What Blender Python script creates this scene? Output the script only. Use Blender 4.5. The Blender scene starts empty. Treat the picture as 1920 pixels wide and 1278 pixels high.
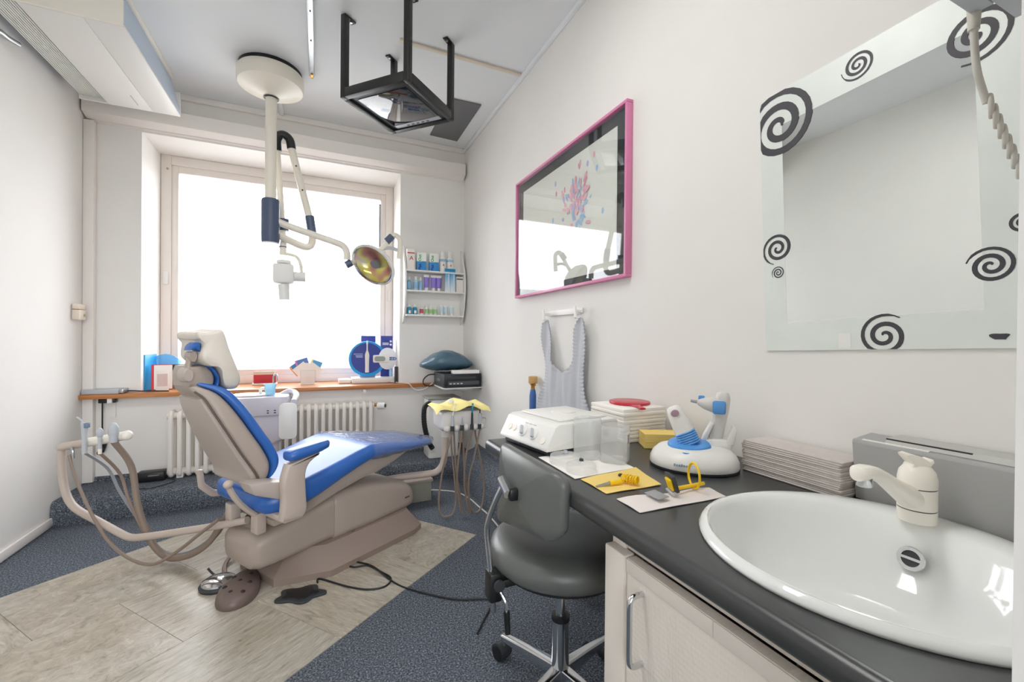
import bpy, bmesh, math, random
from mathutils import Matrix, Vector
random.seed(7)
S = bpy.context.scene
COL = S.collection
R = math.radians
PI = math.pi
# room measures (metres): camera stands at x=0, y=0
WR, WL, D, H, YW = 1.232, -1.455, 3.867, 2.905, 4.26

# ---------------------------------------------------------------- camera
def basis(yaw, pit, rol):
    fw = Vector((math.sin(yaw), math.cos(yaw), 0)); rt = Vector((math.cos(yaw), -math.sin(yaw), 0)); up = Vector((0, 0, 1))
    f2 = fw*math.cos(pit) + up*math.sin(pit); u2 = up*math.cos(pit) - fw*math.sin(pit)
    return rt*math.cos(rol) + u2*math.sin(rol), u2*math.cos(rol) - rt*math.sin(rol), f2
r_, u_, w_ = basis(R(24.108), R(-0.287), R(0.502))
cd = bpy.data.cameras.new('camera'); cam = bpy.data.objects.new('camera', cd); COL.objects.link(cam)
cd.sensor_fit = 'HORIZONTAL'; cd.sensor_width = 36; cd.lens = 808.15/1920*36; cd.clip_start = 0.02; cd.clip_end = 200
m = Matrix((( r_.x, u_.x, -w_.x, 0), (r_.y, u_.y, -w_.y, 0), (r_.z, u_.z, -w_.z, 1.15), (0, 0, 0, 1)))
cam.matrix_world = m
S.camera = cam

# ---------------------------------------------------------------- world, lights, exposure
wd = bpy.data.worlds.new('sky'); S.world = wd; wd.use_nodes = True
nt = wd.node_tree; bg = nt.nodes['Background']; bg.inputs[1].default_value = 7.5
tc = nt.nodes.new('ShaderNodeTexCoord'); sp = nt.nodes.new('ShaderNodeSeparateXYZ'); nt.links.new(tc.outputs['Generated'], sp.inputs[0])
rp = nt.nodes.new('ShaderNodeValToRGB'); nt.links.new(sp.outputs[2], rp.inputs[0])       # overcast sky above, duller street below
rp.color_ramp.elements[0].position = .0; rp.color_ramp.elements[0].color = (.20, .20, .195, 1)
rp.color_ramp.elements[1].position = .04; rp.color_ramp.elements[1].color = (.955, .975, 1.0, 1)
nt.links.new(rp.outputs[0], bg.inputs[0])
def portal(name, loc, rot, sx, sy):
    l = bpy.data.lights.new(name, 'AREA'); l.shape = 'RECTANGLE'; l.size = sx; l.size_y = sy
    l.cycles.is_portal = True
    o = bpy.data.objects.new(name, l); COL.objects.link(o); o.location = loc; o.rotation_euler = rot
portal('window_portal', (-0.25, YW+0.12, 1.65), (R(-90), 0, 0), 1.8, 1.9)
portal('fill_window_portal', (-0.40, -2.08, 1.55), (R(90), 0, 0), 1.9, 1.9)  # guides sky light through the added rear opening
vs = S.view_settings; vs.view_transform = 'Standard'; vs.look = 'None'; vs.exposure = 0.35; vs.gamma = 1; vs.use_curve_mapping = False
try:
    S.cycles.max_bounces = 14; S.cycles.diffuse_bounces = 8; S.cycles.transparent_max_bounces = 24; S.cycles.sample_clamp_indirect = 6
    S.cycles.use_denoising = True
except Exception: pass

# ---------------------------------------------------------------- materials
def lin(c):
    if isinstance(c, str):
        c = [int(c[i:i+2], 16)/255 for i in (0, 2, 4)]
    return tuple((v/12.92 if v <= .04045 else ((v+.055)/1.055)**2.4) for v in c) + (1,)
MATS = {}
def mat(name, col, rough=.5, metal=0, var=0, vscale=8, bump=0, bscale=60, spec=.5, coat=0, sss=0, emit=0):
    """plain procedural material: principled with optional colour variation and noise relief"""
    if name in MATS: return MATS[name]
    M = bpy.data.materials.new(name); M.use_nodes = True; nt = M.node_tree; b = nt.nodes['Principled BSDF']
    c = lin(col)
    b.inputs['Base Color'].default_value = c; b.inputs['Roughness'].default_value = rough; b.inputs['Metallic'].default_value = metal
    b.inputs['Specular IOR Level'].default_value = spec; b.inputs['Coat Weight'].default_value = coat
    if emit: b.inputs['Emission Color'].default_value = c; b.inputs['Emission Strength'].default_value = emit
    if var or bump:
        tc = nt.nodes.new('ShaderNodeTexCoord')
    if var:
        n = nt.nodes.new('ShaderNodeTexNoise'); n.inputs['Scale'].default_value = vscale; n.inputs['Detail'].default_value = 4
        nt.links.new(tc.outputs['Object'], n.inputs['Vector'])
        rp = nt.nodes.new('ShaderNodeValToRGB'); rp.color_ramp.elements[0].position = .3; rp.color_ramp.elements[1].position = .7
        rp.color_ramp.elements[0].color = tuple(max(0, v*(1-var)) for v in c[:3]) + (1,)
        rp.color_ramp.elements[1].color = tuple(min(1, v*(1+var)) for v in c[:3]) + (1,)
        nt.links.new(n.outputs['Fac'], rp.inputs[0]); nt.links.new(rp.outputs[0], b.inputs['Base Color'])
    if bump:
        n2 = nt.nodes.new('ShaderNodeTexNoise'); n2.inputs['Scale'].default_value = bscale; n2.inputs['Detail'].default_value = 5
        nt.links.new(tc.outputs['Object'], n2.inputs['Vector'])
        bp = nt.nodes.new('ShaderNodeBump'); bp.inputs['Strength'].default_value = bump; bp.inputs['Distance'].default_value = .01
        nt.links.new(n2.outputs['Fac'], bp.inputs['Height']); nt.links.new(bp.outputs[0], b.inputs['Normal'])
    MATS[name] = M
    return M
def thin(name, tint, refl=.06, rough=.02, body=None, bodyfac=0, bump=0, bscale=20, ior=1.5):
    """thin clear sheet: transparent with a fresnel gloss and optionally some milky body"""
    M = bpy.data.materials.new(name); M.use_nodes = True; nt = M.node_tree; nt.nodes.clear()
    N = nt.nodes.new; L = nt.links.new
    out = N('ShaderNodeOutputMaterial'); tr = N('ShaderNodeBsdfTransparent'); tr.inputs[0].default_value = lin(tint)
    gl = N('ShaderNodeBsdfGlossy'); gl.inputs['Roughness'].default_value = rough
    fr = N('ShaderNodeFresnel'); ge = N('ShaderNodeNewGeometry'); mr = N('ShaderNodeMapRange'); mr.inputs[3].default_value = ior; mr.inputs[4].default_value = 1/ior
    L(ge.outputs['Backfacing'], mr.inputs[0]); L(mr.outputs[0], fr.inputs['IOR'])
    mx = N('ShaderNodeMixShader'); src = tr
    if body:
        df = N('ShaderNodeBsdfDiffuse'); df.inputs[0].default_value = lin(body); tl = N('ShaderNodeBsdfTranslucent'); tl.inputs[0].default_value = lin(body)
        a = N('ShaderNodeMixShader'); a.inputs[0].default_value = .45; L(df.outputs[0], a.inputs[1]); L(tl.outputs[0], a.inputs[2])
        b = N('ShaderNodeMixShader'); b.inputs[0].default_value = bodyfac; L(tr.outputs[0], b.inputs[1]); L(a.outputs[0], b.inputs[2]); src = b
    L(fr.outputs[0], mx.inputs[0]); L(src.outputs[0], mx.inputs[1]); L(gl.outputs[0], mx.inputs[2]); L(mx.outputs[0], out.inputs[0])
    if bump:
        tc = N('ShaderNodeTexCoord'); n2 = N('ShaderNodeTexNoise'); n2.inputs['Scale'].default_value = bscale; n2.inputs['Detail'].default_value = 3
        n2.inputs['Distortion'].default_value = 1.2
        L(tc.outputs['Object'], n2.inputs['Vector']); bp = N('ShaderNodeBump'); bp.inputs['Strength'].default_value = bump; bp.inputs['Distance'].default_value = .02
        L(n2.outputs['Fac'], bp.inputs['Height']); L(bp.outputs[0], gl.inputs['Normal']); L(bp.outputs[0], fr.inputs['Normal'])
    MATS[name] = M
    return M
def nodes_mat(name, rough):
    M = bpy.data.materials.new(name); M.use_nodes = True; nt = M.node_tree; b = nt.nodes['Principled BSDF']; b.inputs['Roughness'].default_value = rough
    MATS[name] = M
    return nt, b, M
def ramp(nt, stops):
    rp = nt.nodes.new('ShaderNodeValToRGB'); e = rp.color_ramp.elements
    while len(e) < len(stops): e.new(.5)
    for i, (p, c) in enumerate(stops): e[i].position = p; e[i].color = lin(c)
    return rp
def carpet():
    nt, b, M = nodes_mat('carpet', .95); N = nt.nodes.new; L = nt.links.new
    tc = N('ShaderNodeTexCoord'); n = N('ShaderNodeTexNoise'); n.inputs['Scale'].default_value = 150; n.inputs['Detail'].default_value = 3; n.inputs['Roughness'].default_value = .7
    L(tc.outputs['Object'], n.inputs['Vector'])
    rp = ramp(nt, [(.33, '2c3036'), (.47, '575d66'), (.57, '717881'), (.70, 'b2b8bf')]); L(n.outputs['Fac'], rp.inputs[0]); L(rp.outputs[0], b.inputs['Base Color'])
    v = N('ShaderNodeTexNoise'); v.inputs['Scale'].default_value = 420; L(tc.outputs['Object'], v.inputs['Vector'])
    bp = N('ShaderNodeBump'); bp.inputs['Strength'].default_value = .6; bp.inputs['Distance'].default_value = .006; L(v.outputs['Fac'], bp.inputs['Height']); L(bp.outputs[0], b.inputs['Normal'])
    b.inputs['Specular IOR Level'].default_value = .15
    return M
def stone(name, axis, seed, base):
    nt, b, M = nodes_mat(name, .30); N = nt.nodes.new; L = nt.links.new
    tc = N('ShaderNodeTexCoord'); mp = N('ShaderNodeMapping'); mp.inputs['Location'].default_value = (seed*3.1, seed*1.7, 0)
    mp.inputs['Scale'].default_value = (7, 36, 1) if axis == 0 else ((36, 7, 1) if axis == 1 else (13, 15, 1))
    oi = N('ShaderNodeObjectInfo'); ml = N('ShaderNodeMath'); ml.operation = 'MULTIPLY'; ml.inputs[1].default_value = 60; L(oi.outputs['Random'], ml.inputs[0])
    va = N('ShaderNodeVectorMath'); L(tc.outputs['Object'], va.inputs[0]); L(ml.outputs[0], va.inputs[1]); L(va.outputs[0], mp.inputs['Vector'])
    n = N('ShaderNodeTexNoise'); n.inputs['Scale'].default_value = 1.6; n.inputs['Detail'].default_value = 9; n.inputs['Roughness'].default_value = .74; n.inputs['Distortion'].default_value = .8
    L(mp.outputs[0], n.inputs['Vector'])
    rp = ramp(nt, [(.24, '5f594e'), (.34, base[0]), (.44, base[1]), (.56, base[2]), (.70, base[3])]); L(n.outputs['Fac'], rp.inputs[0])
    n3 = N('ShaderNodeTexNoise'); n3.inputs['Scale'].default_value = 3; n3.inputs['Detail'].default_value = 3; L(tc.outputs['Object'], n3.inputs['Vector'])
    mx = N('ShaderNodeMix'); mx.data_type = 'RGBA'; mx.blend_type = 'MULTIPLY'; mx.inputs[0].default_value = .5
    rp2 = ramp(nt, [(.35, 'd6cbb8'), (.65, 'ffffff')]); L(n3.outputs['Fac'], rp2.inputs[0])
    L(rp.outputs[0], mx.inputs[6]); L(rp2.outputs[0], mx.inputs[7]); L(mx.outputs[2], b.inputs['Base Color'])
    bp = N('ShaderNodeBump'); bp.inputs['Strength'].default_value = .08; bp.inputs['Distance'].default_value = .004; L(n.outputs['Fac'], bp.inputs['Height']); L(bp.outputs[0], b.inputs['Normal'])
    return M
def wood():
    nt, b, M = nodes_mat('beech_wood', .35); N = nt.nodes.new; L = nt.links.new
    tc = N('ShaderNodeTexCoord'); mp = N('ShaderNodeMapping'); mp.inputs['Scale'].default_value = (1.2, 30, 30); L(tc.outputs['Object'], mp.inputs['Vector'])
    n = N('ShaderNodeTexNoise'); n.inputs['Scale'].default_value = 2; n.inputs['Detail'].default_value = 6; L(mp.outputs[0], n.inputs['Vector'])
    rp = ramp(nt, [(.3, '9a5a2c'), (.55, 'bd7c45'), (.75, 'd09560')]); L(n.outputs['Fac'], rp.inputs[0]); L(rp.outputs[0], b.inputs['Base Color'])
    return M
def fabric_weave(name, col):
    nt, b, M = nodes_mat(name, .6); N = nt.nodes.new; L = nt.links.new
    c = lin(col); b.inputs['Base Color'].default_value = c
    tc = N('ShaderNodeTexCoord'); w1 = N('ShaderNodeTexWave'); w1.bands_direction = 'Y'; w1.inputs['Scale'].default_value = 45; w1.inputs['Distortion'].default_value = .6
    w2 = N('ShaderNodeTexWave'); w2.bands_direction = 'Z'; w2.inputs['Scale'].default_value = 30; w2.inputs['Distortion'].default_value = .6
    L(tc.outputs['Object'], w1.inputs[0]); L(tc.outputs['Object'], w2.inputs[0])
    ad = N('ShaderNodeMath'); L(w1.outputs['Fac'], ad.inputs[0]); L(w2.outputs['Fac'], ad.inputs[1])
    bp = N('ShaderNodeBump'); bp.inputs['Strength'].default_value = .12; bp.inputs['Distance'].default_value = .004; L(ad.outputs[0], bp.inputs['Height']); L(bp.outputs[0], b.inputs['Normal'])
    return M
def reflector():
    nt, b, M = nodes_mat('dichroic_reflector', .12); N = nt.nodes.new; L = nt.links.new
    lw = N('ShaderNodeTexCoord'); n = N('ShaderNodeTexNoise'); n.inputs['Scale'].default_value = 7; n.inputs['Detail'].default_value = 1; L(lw.outputs['Object'], n.inputs['Vector'])
    rp = ramp(nt, [(.30, '9a5458'), (.42, 'd49a8a'), (.5, 'e8e25a'), (.57, 'f6f2c8'), (.66, 'f6c2cc')]); L(n.outputs['Fac'], rp.inputs[0]); L(rp.outputs[0], b.inputs['Base Color'])
    b.inputs['Metallic'].default_value = .35
    return M
def ribbed_grad(name, c0, c1, z0, z1):
    nt, b, M = nodes_mat(name, .3); N = nt.nodes.new; L = nt.links.new
    tc = N('ShaderNodeTexCoord'); sp = N('ShaderNodeSeparateXYZ'); L(tc.outputs['Object'], sp.inputs[0])
    mr = N('ShaderNodeMapRange'); mr.inputs[1].default_value = z0; mr.inputs[2].default_value = z1; L(sp.outputs[2], mr.inputs[0])
    rp = ramp(nt, [(0, c0), (1, c1)]); L(mr.outputs[0], rp.inputs[0]); L(rp.outputs[0], b.inputs['Base Color'])
    return M

m_wall = mat('wall_paint', 'e6e4e0', .85, var=.015, vscale=3, bump=.03, bscale=120)
m_wallw = mat('window_wall_paint', 'efede9', .85, var=.015, vscale=3, bump=.03, bscale=120)
m_ceil = mat('ceiling_paint', 'e6e9ea', .9)
m_trim = mat('trim_paint', 'f0ebe6', .5)
m_frame = mat('window_paint', 'ece5de', .4)
m_carpet = carpet()
m_wood = wood()
TST = [('8b857a', 'aaa497', 'bab5a9', 'd2cdc2'), ('928b7e', 'aca597', 'bdb6a9', 'd4cec3')]
m_tiles = [stone('tile_streak_a', 0, 1, TST[0]), stone('tile_streak_b', 1, 2, TST[1]), stone('tile_cloud', 2, 3, TST[1]), stone('tile_streak_c', 0, 4, TST[1])]
m_beige = mat('chair_beige', 'aa9d92', .38)
m_beige2 = mat('chair_back_beige', 'b9aea6', .4)
m_brown = mat('base_brown', '8d7d73', .45)
m_tan = mat('tan_plastic', 'bfb1a6', .4)
m_blue = mat('blue_vinyl', '2e64b2', .33, bump=.05, bscale=300)
m_white = mat('white_plastic', 'e9e8e4', .35)
m_cream = mat('cream_enamel', 'f0ebe0', .32)
m_lav = mat('pale_lavender_plastic', 'd3d0da', .35)
m_lamp = mat('lamp_cream', 'eee8da', .35)
m_navy = mat('slate_blue_plastic', '4b5973', .4)
m_black = mat('black_plastic', '17181a', .4)
m_dark = mat('dark_grey_plastic', '33363a', .45)
m_blackm = mat('black_metal', '1c1b1b', .42)
m_chrome = mat('chrome', 'd6d8da', .12, 1)
m_steel = mat('brushed_steel', 'b4b7ba', .32, 1)
m_hose = mat('taupe_hose', '8a7a6d', .5)
m_hoseg = mat('grey_hose', '8c8f95', .5)
m_grey = mat('light_grey_plastic', 'b9bec4', .4)
m_counter = mat('charcoal_laminate', '3e4040', .3, var=.05, vscale=40)
m_cer = mat('white_ceramic', 'eceeec', .08, coat=.5)
m_cab = fabric_weave('cabinet_laminate', 'e2dad0')
m_cabp = mat('cabinet_plain', 'e4dcd2', .45)
m_paper = mat('white_paper', 'f0ece6', .85)
m_paperg = mat('recycled_paper', 'cfc7c2', .9, var=.04, vscale=60)
m_yel = mat('yellow_paper', 'f0d27c', .85)
m_yelb = mat('bright_yellow_plastic', 'f2c80c', .35)
m_red = mat('red_plastic', 'c01f33', .25)
m_card = mat('grey_cardboard', 'a9a9a7', .6)
m_vinyl = mat('grey_vinyl', '5f625f', .36, bump=.06, bscale=350)
m_print = mat('dark_grey_print', '3d3b40', .5)
m_mirror = mat('mirror_silver', 'eef2f0', .015, 1)
m_frost = mat('frosted_glass_band', 'dde3de', .4, .1, var=.03, vscale=9)
m_pink = mat('pink_lacquer', 'd983ab', .35)
m_mount = mat('black_mount', '25272a', .7)
m_cable = mat('black_cable', '1d1f22', .5)
m_wcable = mat('white_cable', 'd9d4cb', .5)
m_cloth = mat('grey_apron_cloth', 'bfc1c6', .7, bump=.03, bscale=60)
m_bag = mat('white_cover_plastic', 'ded6cb', .45, bump=.25, bscale=22)
m_pillow = mat('teal_vinyl', '466474', .28, bump=.45, bscale=16)
m_brass = mat('brass', 'c08a3e', .3, 1)
m_aqua = mat('light_blue_plastic', '8fd0e8', .4)
m_sky = mat('sky_blue_plastic', '5a9ee2', .35)
m_orange = mat('rubber_dark', '2b2422', .6)
m_glass = thin('clear_glass', 'fafafb')
m_picglass = thin('picture_glass', 'fbfdfd', ior=1.52)
m_wrap = thin('clear_wrap', 'fbfdff', rough=.14, ior=1.55, body='d4e0f4', bodyfac=.16, bump=1.0, bscale=11)
m_milky = thin('milky_plastic', 'fbfcfc', rough=.2, body='fdfdfd', bodyfac=.24)
m_bluef = thin('blue_film', 'b4dcf6', rough=.2, body='8fcdf2', bodyfac=.3)
m_cup = thin('blue_cup_plastic', 'e4f4fb', rough=.25, body='c6e6f4', bodyfac=.5)
m_screen = mat('dark_screen_glass', '2c2d34', .06, coat=1)
m_reflector = reflector()
m_unit = mat('unit_white', 'd9d5d1', .35)

# ---------------------------------------------------------------- mesh helpers
def catmull(P, n=8, closed=False):
    P = [Vector(p) for p in P]
    if n <= 1 or len(P) < 3: return P
    out = []; k = len(P); rng = range(k if closed else k-1)
    for i in rng:
        if closed: p0, p1, p2, p3 = P[(i-1) % k], P[i], P[(i+1) % k], P[(i+2) % k]
        else: p0, p1, p2, p3 = P[max(i-1, 0)], P[i], P[i+1], P[min(i+2, k-1)]
        for j in range(n):
            t = j/n
            out.append(.5*((2*p1) + (p2-p0)*t + (2*p0-5*p1+4*p2-p3)*t*t + (3*p1-p0-3*p2+p3)*t**3))
    if not closed: out.append(P[-1])
    return out
def rrect(w, h, r, n=4):
    """rounded rectangle ring, half sizes w, h"""
    r = min(r, w*.999, h*.999); pts = []
    for cx, cy, a0 in ((w-r, h-r, 0), (-w+r, h-r, 90), (-w+r, -h+r, 180), (w-r, -h+r, 270)):
        for i in range(n+1):
            a = R(a0+90*i/n); pts.append((cx+r*math.cos(a), cy+r*math.sin(a)))
    return pts
def ell(a, b, n=24, e=2.0):
    pts = []
    for i in range(n):
        t = 2*PI*i/n; c, s = math.cos(t), math.sin(t)
        pts.append((a*math.copysign(abs(c)**(2/e), c), b*math.copysign(abs(s)**(2/e), s)))
    return pts
def frame_to(d, up=(0, 0, 1)):
    d = Vector(d).normalized(); up = Vector(up)
    if abs(d.dot(up)) > .98: up = Vector((1, 0, 0))
    x = up.cross(d).normalized(); y = d.cross(x)
    return Matrix(((x.x, y.x, d.x), (x.y, y.y, d.y), (x.z, y.z, d.z))).to_4x4()
class G:
    def __init__(s, M=None): s.v = []; s.f = []; s.M = M or Matrix()
    def add(s, V, F, M=None):
        o = len(s.v); T = s.M @ M if M else s.M
        s.v += [T @ Vector(p) for p in V]; s.f += [tuple(i+o for i in f) for f in F]; return s
    def bm(s, b, M=None):
        b.verts.index_update(); s.add([v.co.copy() for v in b.verts], [[v.index for v in f.verts] for f in b.faces], M); b.free(); return s
    def box(s, x0, x1, y0, y1, z0, z1, b=0, seg=2, M=None):
        V = [(x, y, z) for z in (z0, z1) for y in (y0, y1) for x in (x0, x1)]
        F = [(0, 2, 3, 1), (4, 5, 7, 6), (0, 1, 5, 4), (2, 6, 7, 3), (0, 4, 6, 2), (1, 3, 7, 5)]
        if not b: return s.add(V, F, M)
        B = bmesh.new(); vs = [B.verts.new(p) for p in V]
        for f in F: B.faces.new([vs[i] for i in f])
        bmesh.ops.bevel(B, geom=list(B.edges), offset=b, segments=seg, affect='EDGES', profile=.5)
        return s.bm(B, M)
    def cbox(s, c, sz, b=0, rz=0, M=None, seg=2, rot=None):
        T = Matrix.Translation(c) @ (rot if rot else Matrix.Rotation(rz, 4, 'Z'))
        if M: T = M @ T
        return s.box(-sz[0]/2, sz[0]/2, -sz[1]/2, sz[1]/2, -sz[2]/2, sz[2]/2, b, seg, T)
    def loft(s, rings, cap=True, closed=False, M=None):
        n = len(rings[0]); V = [p for r in rings for p in r]; F = []; k = len(rings)
        for i in range(k if closed else k-1):
            a, b = i*n, ((i+1) % k)*n
            for j in range(n): F.append((a+j, a+(j+1) % n, b+(j+1) % n, b+j))
        if cap and not closed: F.append(tuple(range(n-1, -1, -1))); F.append(tuple(range((k-1)*n, k*n)))
        return s.add(V, F, M)
    def cyl(s, p0, p1, r0, r1=None, seg=16, cap=True):
        r1 = r0 if r1 is None else r1; p0, p1 = Vector(p0), Vector(p1); T = frame_to(p1-p0)
        ring = [(math.cos(2*PI*i/seg), math.sin(2*PI*i/seg)) for i in range(seg)]
        return s.loft([[p0 + T @ Vector((x*r0, y*r0, 0)) for x, y in ring], [p1 + T @ Vector((x*r1, y*r1, 0)) for x, y in ring]], cap)
    def tube(s, path, r, seg=8, n=6, cap=True, closed=False, sq=None):
        P = catmull(path, n, closed); k = len(P); rings = []
        rr = r if isinstance(r, (list, tuple)) else None
        up = None
        for i in range(k):
            a = P[(i-1) % k] if (closed or i > 0) else P[i]; b = P[(i+1) % k] if (closed or i < k-1) else P[i]
            d = (b-a)
            if d.length < 1e-9: d = Vector((0, 0, 1))
            d.normalize()
            if up is None: up = d.orthogonal()
            up = (up - d*up.dot(d)); up = up.normalized() if up.length > 1e-6 else d.orthogonal()
            q = d.cross(up)
            if rr:
                t = i/(k-1)*(len(rr)-1); j = min(int(t), len(rr)-2); rad = rr[j]+(rr[j+1]-rr[j])*(t-j)
            else: rad = r
            rings.append([P[i] + up*math.cos(2*PI*j/seg)*rad + q*math.sin(2*PI*j/seg)*rad for j in range(seg)])
        return s.loft(rings, cap, closed)
    def lathe(s, prof, c=(0, 0, 0), seg=24, M=None, cap=True, sx=1, sy=1):
        rings = [[(c[0]+r*sx*math.cos(2*PI*i/seg), c[1]+r*sy*math.sin(2*PI*i/seg), c[2]+z) for i in range(seg)] for r, z in prof]
        return s.loft(rings, cap, False, M)
    def prism(s, pts, a, b, plane='xy', bev=0, seg=2, M=None):
        f = {'xy': lambda p, h: (p[0], p[1], h), 'xz': lambda p, h: (p[0], h, p[1]), 'yz': lambda p, h: (h, p[0], p[1])}[plane]
        B = bmesh.new(); lo = [B.verts.new(f(p, a)) for p in pts]; hi = [B.verts.new(f(p, b)) for p in pts]; n = len(pts)
        B.faces.new(lo[::-1]); B.faces.new(hi)
        for i in range(n): B.faces.new((lo[i], lo[(i+1) % n], hi[(i+1) % n], hi[i]))
        bmesh.ops.recalc_face_normals(B, faces=list(B.faces))
        if bev:
            ed = [e for e in B.edges if (e.verts[0] in lo) == (e.verts[1] in lo)] if n > 10 else list(B.edges)
            bmesh.ops.bevel(B, geom=ed, offset=bev, segments=seg, affect='EDGES', profile=.5)
        return s.bm(B, M)
    def ball(s, c, r, seg=16, M=None):
        if not isinstance(r, (tuple, list)): r = (r, r, r)
        k = max(6, seg//2); prof = [(math.sin(PI*i/k), -math.cos(PI*i/k)) for i in range(k+1)]; prof[0] = (.001, -1); prof[-1] = (.001, 1)
        T = Matrix.Translation(c) @ Matrix.Diagonal((r[0], r[1], r[2], 1))
        return s.lathe(prof, seg=seg, M=(M @ T if M else T))
    def text(s, txt, size, M, depth=.0004, align='CENTER', bold=0):
        cu = bpy.data.curves.new('lettering', 'FONT'); cu.body = txt; cu.size = size; cu.align_x = align; cu.align_y = 'CENTER'; cu.extrude = depth; cu.offset = bold; cu.resolution_u = 3
        o = bpy.data.objects.new('lettering', cu); COL.objects.link(o)
        me = bpy.data.meshes.new_from_object(o.evaluated_get(bpy.context.evaluated_depsgraph_get()))
        s.add([v.co.copy() for v in me.vertices], [list(p.vertices) for p in me.polygons], M)
        bpy.data.objects.remove(o); bpy.data.curves.remove(cu); bpy.data.meshes.remove(me); return s
    def wob(s, amp, freq, ph=0):
        for i, p in enumerate(s.v):
            q = p*freq
            p += Vector((math.sin(q.y*1.3+q.z*1.1+ph), math.sin(q.z*1.2+q.x*.9+ph*2), math.sin(q.x*1.1+q.y*1.4+ph*3)))*amp
        return s
    def build(s, name, mt, parent=None, smooth=True, ang=38, kind=None):
        me = bpy.data.meshes.new(name)
        inv = None
        if parent is not None:
            r = parent
            while r.parent is not None: r = r.parent
            inv = (Matrix.Translation(r.location) @ r.rotation_euler.to_matrix().to_4x4()).inverted()
        V = [inv @ p for p in s.v] if inv else s.v
        me.from_pydata([tuple(p) for p in V], [], s.f); me.validate(); 
        B = bmesh.new(); B.from_mesh(me); bmesh.ops.recalc_face_normals(B, faces=list(B.faces)); B.to_mesh(me); B.free()
        if smooth:
            me.shade_smooth(); me.set_sharp_from_angle(angle=R(ang))
        me.materials.append(mt)
        o = bpy.data.objects.new(name, me); COL.objects.link(o)
        if parent is not None: o.parent = parent
        if kind: o['kind'] = kind
        return o
def tag(o, label, cat, group=None):
    o['label'] = label; o['category'] = cat
    if group: o['group'] = group
    return o
def thing(name, label, cat, loc=(0, 0, 0), rz=0, group=None):
    o = bpy.data.objects.new(name, None); COL.objects.link(o); o.empty_display_size = .05
    o.location = loc; o.rotation_euler = (0, 0, rz)
    return tag(o, label, cat, group)
def struct(o): o['kind'] = 'structure'; return o
def one(g, name, mt, label, cat, loc=None, group=None, **k):
    """a thing that is a single mesh, its origin moved to its base"""
    if loc is None:
        xs = [p.x for p in g.v]; ys = [p.y for p in g.v]; zs = [p.z for p in g.v]
        loc = ((min(xs)+max(xs))/2, (min(ys)+max(ys))/2, min(zs))
    for p in g.v: p -= Vector(loc)
    o = g.build(name, mt, **k); o.location = loc
    return tag(o, label, cat, group)
def TR(x, y, z, rz=0): return Matrix.Translation((x, y, z)) @ Matrix.Rotation(rz, 4, 'Z')

# ================================================================ SETTING
floor = struct(G().box(WL-.1, WR+.1, -2.1, D+.3, -.12, 0).build('floor', m_carpet, smooth=False))
# stone tiles set diagonally into the carpet
TA = R(39); TO = Vector((.846, 2.377)); te1 = Vector((math.cos(TA), math.sin(TA))); te2 = Vector((-math.sin(TA), math.cos(TA)))
def clip_x(poly, xmin):
    out = []
    for i in range(len(poly)):
        a, b = poly[i], poly[(i+1) % len(poly)]; ia, ib = a.x >= xmin, b.x >= xmin
        if ia: out.append(a)
        if ia != ib: t = (xmin-a.x)/(b.x-a.x); out.append(a+(b-a)*t)
    return out
rows = [(0, .505, [0, -.425, -.985, -1.545, -2.105, -2.665]), (.505, 1.005, [0, -.15, -.71, -1.27, -1.83, -2.39]), (1.005, 1.51, [0, -.407, -.967, -1.527, -2.087])]
ti = 0
for v0, v1, us in rows:
    for a, b in zip(us[:-1], us[1:]):
        g = .0006
        cor = [(a-g, v0+g), (a-g, v1-g), (b+g, v1-g), (b+g, v0+g)]
        P = clip_x([TO+te1*u+te2*v for u, v in cor], WL+.006)
        if len(P) < 3: continue
        c = TO+te1*((a+b)/2)+te2*((v0+v1)/2)
        loc = [((p-c).dot(te1), (p-c).dot(te2)) for p in P]
        o = G().prism(loc, -.004, .004, bev=.0006, seg=1).build('tile', m_tiles[(ti*7+2) % 4], smooth=False)
        o.location = (c.x, c.y, 0); o.rotation_euler = (0, 0, TA); o.parent = floor; ti += 1

struct(G().box(WR, WR+.12, -2.1, D+.4, 0, H+.05).build('wall_right', m_wall, smooth=False))
wl = struct(G().box(WL-.12, WL, -2.1, D+.4, .0, H+.05).build('wall_left', m_wall, smooth=False))
wx0, wx1, wz0, wz1 = -1.154, .645, .72, 2.59
g = G(); g.box(WL, wx0, D, YW+.14, 0, H).box(wx1, WR, D, YW+.14, 0, H).box(wx0, wx1, D, YW+.14, 0, wz0-.0005).box(wx0, wx1, D, YW+.14, wz1, H)
wb = struct(g.build('wall_back', m_wallw, smooth=False))
g = G(); rx0, rx1, rz0, rz1 = -1.35, .55, .60, 2.50
g.box(WL, rx0, -2.1, -2.0, 0, H).box(rx1, WR, -2.1, -2.0, 0, H).box(rx0, rx1, -2.1, -2.0, 0, rz0).box(rx0, rx1, -2.1, -2.0, rz1, H)
struct(g.build('wall_rear', m_wall, smooth=False))
struct(G().box(.374, WR-.001, .055, .11, 0, H-.001).build('wall_partition', m_wall, smooth=False))
struct(G().box(WL-.1, WR+.1, -2.1, D+.4, H, H+.1).build('ceiling', m_ceil, smooth=False))

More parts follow.
